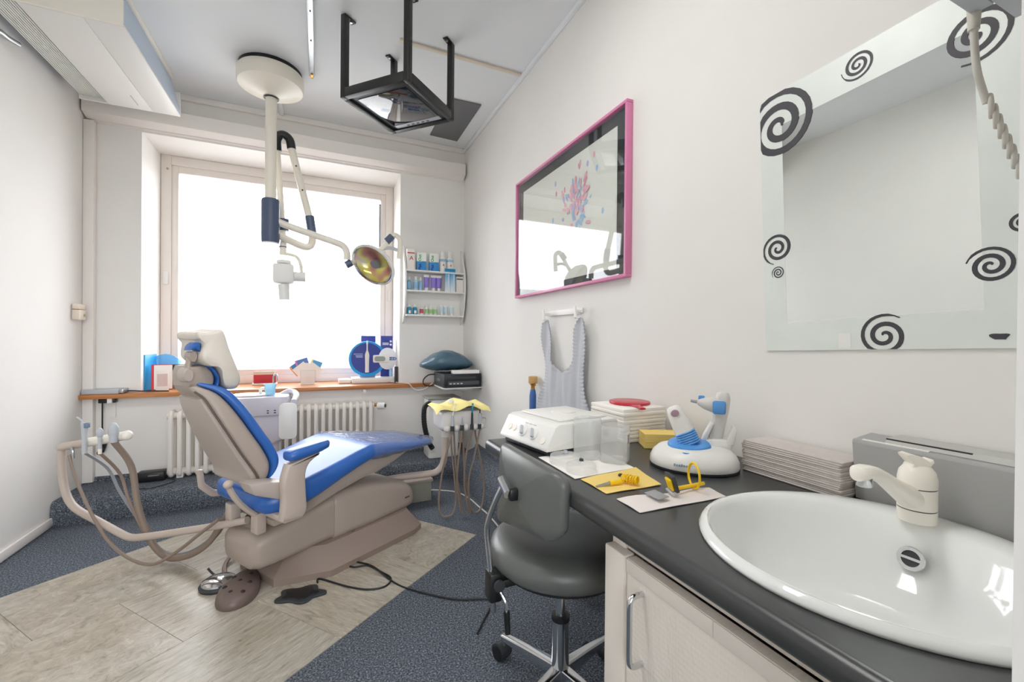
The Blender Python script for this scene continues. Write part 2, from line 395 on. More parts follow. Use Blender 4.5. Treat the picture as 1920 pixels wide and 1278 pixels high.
# window with wooden sill
w1 = struct(G().box(wx0+.002, wx0+.07, YW, YW+.07, wz0, wz1, .004).box(wx1-.07, wx1-.002, YW, YW+.07, wz0, wz1, .004)
            .box(wx0+.07, wx1-.07, YW, YW+.07, wz1-.075, wz1-.002, .004).box(wx0+.07, wx1-.07, YW, YW+.07, wz0+.03, wz0+.10, .004).build('window_1', m_frame))
g = G(); a0, a1, b0, b1 = wx0+.07, wx1-.07, wz0+.10, wz1-.075
g.box(a0, a0+.045, YW+.012, YW+.055, b0, b1, .003).box(a1-.045, a1, YW+.012, YW+.055, b0, b1, .003).box(a0+.045, a1-.045, YW+.012, YW+.055, b1-.055, b1, .003).box(a0+.045, a1-.045, YW+.012, YW+.055, b0, b0+.05, .003)
sash = g.build('sash', m_frame, w1)
G().box(a0+.04, a1-.04, YW+.03, YW+.036, b0+.04, b1-.05).build('pane', m_glass, w1, smooth=False)
G().box(a1-.062, a1-.046, YW+.004, YW+.014, 1.95, 2.42, .002).build('window_seal', mat('seal_grey', '8f9296', .6), w1)
G().box(wx0+.02, wx0+.055, YW-.012, YW+.001, 1.56, 1.66, .003).build('latch', m_white, w1)
G().box(wx1-.05, wx1-.02, YW-.012, YW+.001, 1.50, 1.60, .003).build('latch', m_white, w1)
G().box(-.41, -.36, YW-.014, YW+.001, .775, .80, .003).cyl((-.385, YW-.012, .79), (-.385, YW-.03, .79), .008).build('handle', m_steel, w1)
for px in (wx0+.045,):
    G().cyl((px, YW-.006, 2.48), (px, YW+.002, 2.48), .008).build('screw', m_steel, w1)
G().prism([(WL+.002, D-.001), (WL+.002, 3.775), (1.0, 3.775), (1.0, D-.001), (wx1-.001, D-.001), (wx1-.001, YW+.04), (wx0+.001, YW+.04), (wx0+.001, D-.001)], .72, .75, bev=.003).build('window_sill', m_wood, w1, ang=30)
for px in (-1.30, -.55, .35):
    G().box(px-.012, px+.012, 3.79, D-.001, .69, .7199).box(px-.012, px+.012, D-.014, D-.001, .58, .70).build('sill_bracket', m_trim, w1, smooth=False)
# added window, unseen behind the camera, sized to let in fill daylight
w2 = struct(G().box(rx0, rx0+.06, -2.09, -2.03, rz0, rz1).box(rx1-.06, rx1, -2.09, -2.03, rz0, rz1).box(rx0, rx1, -2.09, -2.03, rz0, rz0+.06).box(rx0, rx1, -2.09, -2.03, rz1-.06, rz1).build('fill_window', m_frame, smooth=False))
G().box(rx0+.05, rx1-.05, -2.064, -2.058, rz0+.05, rz1-.05).build('pane', m_glass, w2, smooth=False)

# curtain box under the ceiling beam, ceiling mouldings
t1 = struct(G().prism([(3.77, 2.735), (3.77, 2.637), (3.845, 2.612), (3.845, 2.735)], WL+.012, WR-.022, 'yz', .002).build('trim_1', m_trim, ang=20))
G().prism([(3.847, 2.735), (3.847, 2.606), (D-.001, 2.60), (D-.001, 2.735)], WL+.03, WR-.03, 'yz', .001).build('rail', m_trim, t1, ang=20)
struct(G().box(WL+.001, WR-.001, 3.84, D-.001, 2.862, H-.001, .004).build('trim_2', m_trim))
struct(G().box(WR-.022, WR-.001, -1.99, 3.84, H-.030, H-.001, .004).build('trim_3', m_ceil))
struct(G().box(.42, WR-.024, 2.588, 2.612, H-.012, H-.001, .003).build('trim_4', mat('beige_batten', 'ded2bf', .6)))
struct(G().box(WL+.001, WL+.058, D-.045, D-.001, .15, 2.60, .004).build('trim_5', m_trim))
struct(G().box(WL+.001, WL+.014, .0, 3.455, .012, .062, .003).build('baseboard_left', m_trim))
# carpeted plinth along window wall and right wall
struct(G().prism([(3.46, 0), (3.445, .06), (3.455, .135), (3.475, .15), (3.85, .145), (3.852, .178), (D-.001, .178), (D-.001, 0)], WL+.002, WR-.003, 'yz').build('baseboard_back', m_carpet, ang=50))
struct(G().prism([(1.03, .001), (1.05, .15), (1.07, .18), (1.205, .235), (1.21, .262), (WR-.001, .262), (WR-.001, .001)], 1.62, 3.444, 'xz').build('baseboard_right', m_carpet, ang=50))

# building across the street, all but lost in the glare
bd = thing('building', 'pale office facade with rows of windows beyond the window glass', 'building', (0, 16, -9))
m_fac = mat('facade_white', 'f2f1ee', .9)
m_pane = mat('facade_pane', 'c4ccd2', .3)
G().box(-16, 20, 16, 20, -9, 3.2).build('wall', m_fac, bd, smooth=False)
for zz in (-3.2, -.2):
    for i in range(9):
        x = -13+i*3.4
        f = G().box(x, x+1.9, 15.94, 16.01, zz, zz+1.6).build('window', m_frame, bd, smooth=False)
        G().box(x+.1, x+.9, 15.92, 15.945, zz+.1, zz+1.5).build('pane', m_pane, f, smooth=False)
        G().box(x+1.0, x+1.8, 15.92, 15.945, zz+.1, zz+1.5).build('pane', m_pane, f, smooth=False)

# ================================================================ DENTAL CHAIR
CA = R(33); CO = (.487, 2.856, .004); CM = Matrix.Translation(CO) @ Matrix.Rotation(CA, 4, 'Z')
def CP(s, t, z): return CM @ Vector((s, t, z))
chair = thing('dental_chair', 'blue vinyl dental treatment chair with beige shell on boat-shaped base', 'dental chair', (.487-.5*.839, 2.856-.5*.545, .004), CA)
def sect(s, hw, zt, zb, r=.03, dish=0):
    c = (zt+zb)/2; h = (zt-zb)/2; out = []
    for x, y in rrect(hw, h, min(r, h*.98), 4):
        z = c+y - (dish*(1-(x/hw)**2) if y > 0 else 0); out.append((s, x, z))
    return out
# base plate: boat shaped frustum
def outline(pts): return pts + [(a, -b) for a, b in reversed(pts) if abs(b) > 1e-4]
bo = outline([(-.90, .155), (-.70, .295), (-.16, .297), (-.08, .27), (-.03, .17)]); ti_ = outline([(-.80, .10), (-.66, .20), (-.16, .205), (-.12, .19), (-.09, .13)])
g = G(CM); g.loft([[(a, b, 0) for a, b in bo], [(a, b, .03) for a, b in bo], [(a*.995-.002, b*.965, .036) for a, b in bo], [(a, b, .115) for a, b in ti_]])
base = g.build('base_plate', m_brown, chair, ang=30)
g = G(CM); g.loft([sect(*q) for q in ((-.99, .10, .19, .12, .03), (-.978, .135, .225, .10, .04), (-.95, .152, .242, .094, .04), (-.88, .16, .258, .093, .045), (-.74, .166, .30, .098, .045), (-.575, .17, .328, .104, .045))])
bc = g.build('base_cover', m_beige, chair)
g = G(CM); g.loft([sect(*q) for q in ((-.60, .176, .32, .098, .045), (-.59, .182, .336, .096, .05), (-.48, .187, .346, .096, .05), (-.36, .188, .338, .096, .05), (-.20, .186, .303, .1, .05), (-.10, .18, .268, .1, .05), (-.055, .172, .236, .102, .05), (-.035, .155, .20, .11, .05))])
rc = g.build('rear_cover', m_beige, chair)
G(CM).box(-.602, -.594, -.12, .10, .322, .336).build('seam', m_black, rc, smooth=False)
G(CM).cyl((-.68, .02, .318), (-.68, .02, .324), .014).build('indicator', mat('green_lamp', '7ecb2a', .3), bc)
G(CM).cyl((-.86, .03, .25), (-.86, .03, .275), .085, .075, 24).build('swivel_ring', m_brown, chair)
G(CM).cyl((-.5, -.188, .12), (-.5, -.192, .12), .006).build('screw', m_steel, rc)
g = G(CM)
for q in range(3): g.box(-.125+q*.012, -.117+q*.012, -.1835, -.1815, .176, .184)
g.build('maker_mark', m_print, rc, smooth=False)
# lift linkage and seat frame
G(CM).prism([(-.80, .27), (-.50, .33), (-.28, .42), (-.30, .47), (-.45, .47), (-.78, .36)], -.10, .10, 'xz', .012).build('lift_arm', m_brown, chair)
g = G(CM); g.prism([(-.93, .325), (-.80, .362), (-.60, .432), (-.43, .487), (-.10, .476), (-.22, .43), (-.36, .395), (-.44, .39), (-.60, .355), (-.80, .30), (-.92, .295)], -.20, .20, 'xz', .01)
g.build('seat_frame', m_beige, chair, ang=30)
G(CM).box(-.972, -.93, -.15, -.09, .262, .358, .006).build('rear_bracket', m_tan, chair)
G(CM).box(-.985, -.94, .06, .12, .25, .358, .006).build('rear_bracket', m_tan, chair)
# upholstery
SEC = [(-1.0, .13, .425, .40, .012, 0), (-.99, .19, .438, .385, .025, 0), (-.97, .235, .45, .37, .035, .004), (-.92, .258, .462, .36, .045, .012), (-.84, .266, .483, .356, .045, .02), (-.73, .267, .508, .392, .04, .02), (-.62, .266, .532, .432, .04, .018), (-.52, .264, .556, .466, .035, .012), (-.43, .262, .573, .491, .035, .008), (-.36, .259, .566, .493, .033, .006), (-.25, .253, .548, .489, .028, .006), (-.10, .243, .522, .482, .02, .005), (.03, .222, .505, .475, .015, .004), (.085, .195, .50, .477, .012, 0), (.108, .155, .496, .48, .008, 0)]
G(CM).loft([sect(*q) for q in SEC]).build('seat_cushion', m_blue, chair, ang=60)
# wrinkled clear sheet over the leg rest
g = G(CM); WS = [(-.425, .267, .579, .486), (-.38, .266, .576, .486), (-.33, .264, .568, .484), (-.28, .262, .560, .482), (-.22, .258, .551, .481), (-.16, .254, .541, .479), (-.10, .249, .530, .477), (-.04, .241, .522, .473), (.02, .232, .514, .470), (.07, .218, .509, .470), (.105, .19, .505, .472), (.122, .14, .502, .475)]
g.loft([[(s_, x, z) for (s_, x, z) in sect(a, b, c, d, .02)] for a, b, c, d in WS]).wob(.0035, 26)
lw = g.build('leg_cover', m_wrap, ang=70)
o = thing('leg_rest_cover', 'wrinkled clear plastic sheet wrapped over the blue leg rest', 'plastic cover', tuple(CP(-.15, 0, .47)), CA)
for v in lw.data.vertices: v.co = (Matrix.Translation(o.location) @ o.rotation_euler.to_matrix().to_4x4()).inverted() @ v.co
lw.parent = o; lw.name = 'sheet'
# backrest
def smooth_out(pts, n=4): return [(p.x, p.z) for p in catmull([(a, 0, b) for a, b in pts], n)]
def slab(F, B, hw, r, mt, name, n=4, e=.9):
    """upholstered slab lofted along its spine: F, B are front and back edge points (s, z), hw the half widths"""
    Fs = catmull([(a, 0, b) for a, b in F], n); Bs = catmull([(a, 0, b) for a, b in B], n); Hs = catmull([(h, 0, 0) for h in hw], n)
    rings = []
    for i in range(len(Fs)):
        c = (Fs[i]+Bs[i])/2; d = (Fs[i]-Bs[i])/2; h = d.length; d = d.normalized()
        rings.append([(c.x+d.x*y, x, c.z+d.z*y) for x, y in rrect(Hs[i].x, h, min(r, h*e), 4)])
    return G(CM).loft(rings).build(name, mt, chair, ang=55)
n_ = (.84, .54)
Fp = [(-.94, .505), (-.915, .545), (-.905, .60), (-.93, .668), (-.962, .727), (-1.021, .835), (-1.067, .903), (-1.103, .933), (-1.148, .949), (-1.185, .957)]
th = [.012, .03, .036, .036, .036, .036, .034, .03, .022, .012]
def back_by(P, ds, up=0): return [(a-n_[0]*d, b-n_[1]*d) for (a, b), d in zip(P, ds)]
Sp = back_by(Fp, th)
slab(Fp, Sp, [.17, .20, .212, .205, .194, .17, .145, .122, .10, .078], .02, m_blue, 'back_cushion')
th2 = [.02, .055, .076, .086, .086, .08, .068, .05, .034, .018]
Tp = back_by(Sp, th2)
slab([(a-.001, b) for a, b in Sp], Tp, [.155, .19, .202, .196, .186, .162, .138, .116, .094, .07], .03, m_beige, 'back_shell')
th3 = [.02, .03, .036, .04, .042, .04, .034, .026]
Cp = [(a+.004, b+.003) for a, b in Tp[:8]]; Cp[0] = (-.95, .50)
slab(Cp, back_by(Cp, [.036, .028, .022, .02, .019, .018, .017, .015]), [.18, .184, .186, .18, .17, .148, .124, .10], .04, m_beige2, 'back_cover')
G(CM).tube([(a+.002, -h-.001, b) for (a, b), h in zip(Tp[1:9], [.19, .202, .196, .186, .162, .138, .116, .094])], .0042, 6, 4).build('back_seam', mat('seam_dark', '5c4f48', .6), chair)
for sg in (-1, 1):
    if sg < 0: G(CM).prism([(-1.075, .545), (-.98, .53), (-.86, .50), (-.86, .43), (-.92, .43), (-1.05, .49)], sg*.287, sg*.19, 'xz', .012).build('hinge_arm', m_beige2, chair)
    if sg > 0:
        G(CM).prism([(-1.045, .50), (-1.02, .50), (-1.012, .43), (-.97, .385), (-.93, .37), (-.93, .345), (-.985, .355), (-1.035, .41)], .255, .285, 'xz', .008).build('far_bracket', m_tan, chair)
        continue
    ap = G(CM); q = smooth_out([(-.958, .36), (-.952, .45), (-.955, .53), (-.935, .60)], 3) + smooth_out([(-.80, .625), (-.785, .614), (-.835, .585), (-.855, .54), (-.852, .45), (-.848, .385), (-.87, .35)], 3)
    ap.prism(q, sg*.335, sg*.287, 'xz', .012)
    post = ap.build('armrest_post', m_tan, chair, ang=45)
    G(CM).box(-.95, -.86, min(sg*.325, sg*.14), max(sg*.325, sg*.14), .345, .375, .012).build('armrest_bracket', m_tan, post)
    if sg > 0: continue
    rings = []
    for a, hw, h, zc in ((-.935, .022, .012, .630), (-.927, .036, .020, .631), (-.90, .041, .024, .634), (-.84, .042, .024, .640), (-.785, .040, .022, .647), (-.748, .032, .018, .652), (-.737, .018, .009, .654)):
        rings.append([(a, sg*.311+x, zc+y) for x, y in rrect(hw, h, h*.9, 4)])
    G(CM).loft(rings).build('armrest_pad', m_blue, chair, ang=70)
# headrest and its joint
CH = CM @ Matrix.Translation((-1.041, 0, .002)) @ Matrix.Diagonal((.62, 1, 1, 1)) @ Matrix.Translation((1.0, 0, 0))
G(CM).tube([(-1.09, -.15, .52), (-1.075, -.152, .48), (-1.045, -.152, .43), (-1.015, -.15, .395), (-.98, -.15, .36)], .012, 8, 4).ball((-1.092, -.155, .525), (.02, .016, .018)).build('release_lever', m_tan, chair)
G(CH).box(-1.235, -1.185, -.035, .035, .915, .975, .008).build('headrest_bracket', m_steel, chair)
G(CH).prism(smooth_out([(-1.270, 0.935), (-1.275, 0.985), (-1.260, 1.020)])+smooth_out([(-1.165, 1.020), (-1.130, 0.995), (-1.115, 0.960), (-1.135, 0.928), (-1.205, 0.920)]), -.085, .085, 'xz', .02, 3).build('headrest_shell', m_beige, chair, ang=50)
G(CH).prism(smooth_out([(-1.175, 1.030), (-1.130, 1.012), (-1.097, 0.975), (-1.100, 0.935), (-1.135, 0.912), (-1.225, 0.910)])+smooth_out([(-1.225, 0.919), (-1.140, 0.922), (-1.113, 0.942), (-1.111, 0.968), (-1.140, 1.002), (-1.175, 1.020)]), -.095, .095, 'xz', .008, 2).build('headrest_cushion', m_blue, chair, ang=50)
kn = G(CH).cyl((-1.275, -.075, .985), (-1.275, -.03, .985), .029, .031, 24).cyl((-1.275, -.095, .985), (-1.275, -.075, .985), .024, .028, 24).build('headrest_knob', m_beige2, chair)
G(CH).cyl((-1.245, -.085, 1.06), (-1.245, -.03, 1.06), .021, None, 24).cyl((-1.245, -.055, 1.06), (-1.265, -.055, 1.0), .018, None, 20).build('headrest_joint', m_beige, chair)
G(CH).prism(smooth_out([(-1.270, 1.085), (-1.260, 1.105), (-1.235, 1.118), (-1.210, 1.115)])+[(-1.213, 1.080), (-1.240, 1.092), (-1.260, 1.088)], -.095, -.03, 'xz', .004).build('neck_pad', m_blue, chair)
# disposable cover pulled over the headrest
bagp = [(-1.232, 1.16), (-1.17, 1.165), (-1.105, 1.17), (-1.075, 1.14), (-1.03, 1.07), (-.995, 1.01), (-.982, .965), (-.995, .925), (-1.055, .918), (-1.085, .95), (-1.10, .99), (-1.13, 1.015), (-1.185, 1.028), (-1.215, 1.055), (-1.20, 1.10), (-1.21, 1.128), (-1.228, 1.135)]
q = [(p.x, p.z) for p in catmull([(a, 0, b) for a, b in bagp], 3, True)]
cs = sum(a for a, b in q)/len(q); cz = sum(b for a, b in q)/len(q)
g = G(CH); g.loft([[(cs+(a-cs)*k, t, cz+(b-cz)*k) for a, b in q] for t, k in ((-.118, .88), (-.112, .96), (-.10, .99), (-.05, 1.0), (0, 1.02), (.05, 1.0), (.10, .97), (.115, .84), (.12, .55))]).wob(.005, 34)
one(g, 'headrest_cover', m_bag, 'crumpled white disposable cover pulled over the chair headrest', 'plastic cover', ang=60)

# ---------------------------------------------------------------- assistant arm with suction hoses
arm = thing('suction_arm', 'beige tube arm with suction handpieces and taupe hoses left of chair', 'instrument arm', (-.70, 2.588, .004))
AP = [(-.30, 2.33, .295), (-.40, 2.40, .264), (-.50, 2.462, .238), (-.696, 2.588, .189), (-.80, 2.656, .166), (-.835, 2.679, .163), (-.87, 2.70, .172), (-.978, 2.77, .221), (-1.098, 2.847, .278), (-1.144, 2.876, .328), (-1.168, 2.892, .40), (-1.18, 2.90, .50), (-1.18, 2.90, .572)]
G().tube(AP, .017, 12, 5).build('tube', m_tan, arm)
b0, b1 = Vector((-1.185, 2.902, .585)), Vector((-.845, 2.683, .664))
def BP(t, dz=0): p = b0.lerp(b1, t); return Vector((p.x, p.y, p.z+dz))
bar = G().cyl(BP(0), BP(.42), .019).build('holder_bar', m_tan, arm)
G().cyl(BP(.40), BP(.95), .022).ball(BP(.97), .024).build('holder_sleeve', m_cream, arm)
G().tube([BP(.2, -.01)+Vector((.0, -.02, 0)), BP(.2, -.02)+Vector((.01, -.035, 0)), BP(.2, -.06)+Vector((.012, -.035, 0))], .006).build('hose_clip', m_steel, arm)
off = Vector((-.02, -.03, 0))
p = BP(.48)+off
G().cyl(p+Vector((0, 0, -.05)), p+Vector((0, 0, .03)), .010, .011).cyl(p+Vector((0, 0, .03)), p+Vector((0, 0, .10)), .011, .014).tube([p+Vector((-.008, 0, .10)), p+Vector((-.014, 0, .115)), p+Vector((-.03, 0, .13))], .004).build('syringe', m_grey, arm)
G().box(p.x+.001, p.x+.021, p.y-.016, p.y+.006, p.z+.075, p.z+.10, .004).build('button', mat('slate_button', '6f8296', .4), arm)
p2 = BP(.70)+off
G().cyl(p2+Vector((0, 0, -.04)), p2+Vector((0, 0, .02)), .008).ball(p2+Vector((0, 0, .035)), (.014, .012, .026)).build('saliva_ejector', m_grey, arm)
G().cyl(p2+Vector((0, 0, -.065)), p2+Vector((0, 0, -.04)), .008).build('connector', m_cream, arm)
p3 = BP(.89)+off
G().ball(p3+Vector((0, 0, .035)), (.022, .018, .04)).cyl(p3+Vector((0, 0, -.02)), p3+Vector((0, 0, .02)), .016).build('suction_head', m_grey, arm)
G().tube([tuple(p3+Vector((0, 0, -.015))), (-0.851, 2.730, 0.500), (-0.819, 2.710, 0.311), (-0.772, 2.690, 0.159), (-0.729, 2.670, 0.085), (-0.666, 2.638, 0.045), (-0.567, 2.574, 0.075), (-0.481, 2.519, 0.148), (-0.422, 2.481, 0.254), (-0.370, 2.450, 0.330)], .0145, 10).build('hose', m_hose, arm)
G().tube([tuple(p2+Vector((0, 0, -.06))), (-0.918, 2.800, 0.451), (-0.880, 2.790, 0.320), (-0.833, 2.770, 0.204), (-0.775, 2.740, 0.090), (-0.677, 2.681, 0.044), (-0.552, 2.600, 0.073), (-0.441, 2.529, 0.187), (-0.380, 2.490, 0.330)], .0075, 8).build('hose', m_hose, arm)
G().tube([tuple(p+Vector((0, 0, -.045))), (-0.990, 2.870, 0.466), (-0.936, 2.850, 0.348), (-0.864, 2.815, 0.232), (-0.803, 2.785, 0.144), (-0.724, 2.735, 0.050), (-0.608, 2.661, 0.050), (-0.483, 2.580, 0.147), (-0.400, 2.520, 0.310)], .007, 8).build('hose', m_hoseg, arm)
G().tube([(-1.122, 2.826, .56), (-1.094, 2.808, .462), (-1.027, 2.765, .310), (-.936, 2.707, .161), (-.834, 2.641, .081), (-.721, 2.569, .06), (-.611, 2.498, .129), (-.503, 2.429, .227), (-.42, 2.38, .30)], .0075, 8).build('hose', m_hose, arm)

# ---------------------------------------------------------------- delivery unit in the corner
du = thing('delivery_unit', 'grey instrument tray unit on curved arm with four hanging hoses', 'dental unit', (.80, 2.75, .004))
G().tube([(.24, 2.70, .28), (.308, 2.73, .27), (.40, 2.745, .272), (.502, 2.75, .276), (.64, 2.75, .276), (.70, 2.75, .283), (.74, 2.755, .32), (.757, 2.76, .38), (.766, 2.77, .464), (.772, 2.78, .58)], .021, 12, 5).build('support_arm', m_tan, du)
G().cyl((.772, 2.78, .50), (.772, 2.78, .585), .03).build('collar', m_unit, du)

g = G(); g.loft([[(x0+(1.03-.70)*0, y0, z0) for x0, y0, z0 in r] for r in [[(.848+x, yy, .622+zc) for x, zc in rrect(wd, hh, .03, 4)] for yy, wd, hh in ((2.655, .115, .04), (2.662, .133, .058), (2.69, .143, .066), (2.85, .143, .066), (2.90, .133, .056))]])
body = g.build('body', m_unit, du)
G().box(.705, .99, 2.68, 2.90, .688, .700, .005).build('tray', m_steel, du)
for i, px in enumerate((.745, .806, .868, .93, .97)):
    if i < 5: G().ball((px, 2.665, .575), (.022, .03, .024)).build('holder_lug', m_unit, du)
G().tube([(.98, 2.70, .63), (1.015, 2.69, .625), (1.022, 2.69, .595), (1.016, 2.69, .565), (.975, 2.70, .562)], .008, 8, 3).build('handle', m_unit, du)
def inst(x, mt, top, r0, r1, tip=None, tipm=None, lean=0):
    G().cyl((x, 2.645, .562), (x, 2.645, .595), .0115).build('socket', m_dark, du)
    h = G().cyl((x, 2.642, .595), (x+lean, 2.642, top), r0, r1).build('handpiece', mt, du)
    if tip: G().tube([(x+lean, 2.642, top), (x+lean+tip[0]*.5, 2.642, top+tip[1]*.55), (x+lean+tip[0], 2.642, top+tip[1])], tip[2], 8, 3).build('tip', tipm, h)
inst(.775, m_grey, .66, .010, .007, (.018, .075, .004), m_white)
inst(.838, m_steel, .648, .007, .002)
inst(.905, m_dark, .672, .008, .006, (.003, .06, .006), mat('turquoise_plastic', '1c8fb0', .35))
inst(.958, m_grey, .665, .010, .010, (0, .03, .004), m_dark)
for path in ([(.775, 2.64, .565), (.725, 2.65, .366), (.70, 2.66, .196), (.695, 2.66, .093), (.715, 2.66, .03), (.749, 2.66, .018), (.788, 2.67, .026), (.813, 2.68, .110), (.80, 2.69, .288), (.785, 2.70, .45), (.785, 2.70, .56)],
             [(.838, 2.64, .565), (.82, 2.65, .397), (.813, 2.66, .222), (.836, 2.66, .061), (.847, 2.66, .018), (.850, 2.68, .078), (.815, 2.69, .293), (.80, 2.70, .556)],
             [(.905, 2.64, .565), (.868, 2.65, .392), (.862, 2.66, .216), (.887, 2.66, .054), (.903, 2.66, .018), (.90, 2.68, .106), (.872, 2.69, .287), (.862, 2.70, .556)],
             [(.958, 2.64, .565), (.925, 2.65, .382), (.893, 2.66, .242), (.897, 2.66, .099), (.924, 2.66, .022), (.962, 2.66, .018), (.992, 2.67, .066), (1.005, 2.68, .172), (.99, 2.69, .301), (.955, 2.70, .485), (.945, 2.70, .55)]):
    G().tube(path, .0065, 8, 5).build('hose', m_hose, du)
# yellow napkin on the tray
g = G(); NX, NY = 14, 6; V = []; F = []
for j in range(NY+1):
    for i in range(NX+1):
        x = .668+i/NX*.365; y = 2.635+j/NY*.24; V.append((x, y, .712+.012*math.sin(i*.9+j*.3)+(-.022 if j == 0 else 0)+.018*math.exp(-((x-.87)/.1)**2)-(.02 if i in (0, NX) else 0)))
for j in range(NY):
    for i in range(NX): a = j*(NX+1)+i; F.append((a, a+1, a+NX+2, a+NX+1))
k = len(V); g.add(V+[(x, y, z-.0015) for x, y, z in V], F+[tuple(i+k for i in f[::-1]) for f in F]); 
one(g, 'napkin', mat('pale_yellow_paper', 'f4e79a', .8), 'pale yellow napkin draped over the instrument tray unit', 'napkin', ang=60)
one(G().ball((.79, 2.74, .735), (.022, .022, .018)), 'cotton_ball', m_paper, 'white cotton ball lying on the yellow napkin of the tray unit', 'cotton ball')
# wall box with black corrugated hose behind it
wb_ = thing('supply_box', 'grey supply box with black corrugated hose in the far corner', 'box', (.93, 3.62, .147))
G().box(.83, 1.09, 3.52, 3.72, .147, .64, .02).build('body', m_white, wb_)
G().box(.82, 1.10, 3.51, 3.73, .64, .655, .005).build('lid', mat('grey_lid', '9a9a94', .5), wb_)
hp = [(.85, 3.50, .60), (.82, 3.49, .615), (.79, 3.49, .59), (.782, 3.49, .54), (.785, 3.49, .46), (.80, 3.49, .38), (.83, 3.50, .29), (.86, 3.505, .24)]
P = catmull(hp, 8); g = G(); g.tube(hp, [.019+.003*(i % 2) for i in range(57)], 10, 8); g.build('corrugated_hose', m_black, wb_)

# ---------------------------------------------------------------- floor things
st = thing('step_box', 'low beige metal box with lid on carpet under the leg rest', 'box', (.53, 3.09, 0), R(3))
MB = TR(.53, 3.09, 0, R(3))
G(MB).box(-.20, .20, -.085, .085, .001, .135, .004).build('body', mat('grey_green_metal', '9a9a8c', .5), st)
G(MB).box(-.21, .21, -.095, .095, .135, .155, .004).build('lid', m_beige, st)
one(G().tube([(.745, 3.12, .03), (.79, 3.2, .006), (.93, 3.10, .006), (.985, 2.95, .006), (1.0, 2.76, .006), (1.01, 2.60, .006), (1.0, 2.35, .006)], .005, 8), 'cord', m_wcable, 'thin white cord running over the carpet from the beige metal box', 'cord')
fp = thing('foot_control', 'round chrome foot control disc on the tiles', 'foot pedal', (-.415, 2.35, .004))
G().lathe([(.075, 0), (.078, .012), (.07, .02), (.06, .022)], (-.415, 2.35, .004), 28).build('base', m_dark, fp)
G().lathe([(.068, .020), (.066, .028), (.05, .036), (.02, .04), (.001, .041)], (-.415, 2.35, .004), 28).build('disc', m_chrome, fp)
G().tube([(-.44, 2.42, .02), (-.46, 2.44, .03), (-.475, 2.445, .05)], .005).build('lever', m_dark, fp)
G().tube([(-.40, 2.42, .012), (-.42, 2.52, .015), (-.40, 2.60, .03), (-.35, 2.62, .05), (-.33, 2.58, .06)], .010, 8).build('hose', m_hose, fp)
f2 = thing('foot_pedal', 'brown drop-shaped foot pedal with round rubber studs on the tiles', 'foot pedal', (-.315, 2.25, .004), R(-8))
M2 = TR(-.315, 2.25, .004, R(-8)) @ Matrix.Diagonal((.95, 1.15, 1.35, 1))
dr = []
for i in range(28):
    a = 2*PI*i/28; rr_ = .085*(1-.22*math.sin(a)) ; dr.append((rr_*math.cos(a)*.95, 1.45*.085*math.sin(a)))
G(M2).loft([[(x*k, y*k, z) for x, y in dr] for k, z in ((1, 0), (1.03, .008), (1.0, .020), (.93, .030), (.70, .038), (.35, .043), (.05, .044))]).build('body', mat('pedal_brown', '6b5c57', .42), f2, ang=50)
for x, y in ((-.035, .03), (.03, .045), (0, -.005), (-.05, -.035), (.045, -.02), (-.015, -.07), (.035, -.075)):
    G(M2).ball((x, y, .0405-.9*(x*x+y*y)), (.011, .009, .006)).build('stud', m_orange, f2)
G(M2).cyl((.0, .105, .01), (.0, .12, .07), .006).build('lever', m_dark, f2)
M3 = TR(-.068, 2.115, .004, R(-10))
ft = thing('foot_switch', 'flat black cloud-shaped foot switch with long cable on the tiles', 'foot switch', (-.068, 2.115, .004), R(-10))
fo = []
for i in range(48):
    a = 2*PI*i/48; rr_ = .074+.012*math.cos(5*a+.6); fo.append((rr_*1.28*math.cos(a), rr_*.82*math.sin(a)))
G(M3).prism(fo, 0, .012, bev=.003).build('plate', m_dark, ft)
G(M3).prism([(x*.72, y*.72) for x, y in fo], .012, .016, bev=.002).build('pad', m_black, ft)
G().tube([(.0, 2.19, .01), (.011, 2.221, .008), (.122, 2.107, .008), (.209, 2.042, .008), (.283, 2.037, .008), (.318, 2.094, .008), (.284, 2.169, .008), (.23, 2.256, .009), (.168, 2.267, .009), (.133, 2.304, .009), (.145, 2.33, .009), (.188, 2.302, .012), (.252, 2.22, .016), (.329, 2.051, .006), (.407, 1.948, .006), (.545, 1.824, .006), (.66, 1.775, .006), (.70, 1.75, .006), (.67, 1.70, .006), (.62, 1.64, .006), (.567, 1.572, .006)], .0042, 8).build('cable', m_cable, ft)

# ================================================================ CEILING
ac = thing('ceiling_fan_coil', 'white ceiling-hung fan coil unit with long slatted grille over left wall', 'air conditioner', (-1.12, 3.15, 2.65))
G().prism([(-1.385, 2.68), (-1.385, H-.001), (-.925, H-.001), (-.868, 2.652), (-1.25, 2.652), (-1.25, 2.68)], 2.68, 3.60, 'xz', .003).build('casing', mat('coil_side_blue', 'b9c6d6', .45), ac)
G().box(-1.248, -1.02, 2.678, 3.61, 2.638, 2.652, .004).build('front_panel', m_white, ac)
G().box(-1.0188, -.868, 2.678, 3.61, 2.638, 2.652, .004).build('front_panel', m_white, ac)
G().box(-1.39, -.87, 2.665, 2.681, 2.64, H-.002, .004).build('end_panel', m_cream, ac)
G().box(-1.39, -.87, 3.60, 3.616, 2.64, 2.80, .004).build('end_panel', m_white, ac)
G().box(-1.385, -1.25, 2.685, 3.60, 2.672, 2.680).build('grille_back', m_navy, ac, smooth=False)
me = G().box(-.0028, .0028, -.455, .455, -.010, 0).build('grille_slat', m_white, smooth=False); me.parent = ac
me.location = Vector((-1.378, 3.142, 2.672)) - Vector(ac.location)
for i in range(1, 12):
    o = me.copy(); COL.objects.link(o); o.parent = ac; o.location = Vector((-1.378+i*.0113, 3.142, 2.672)) - Vector(ac.location)
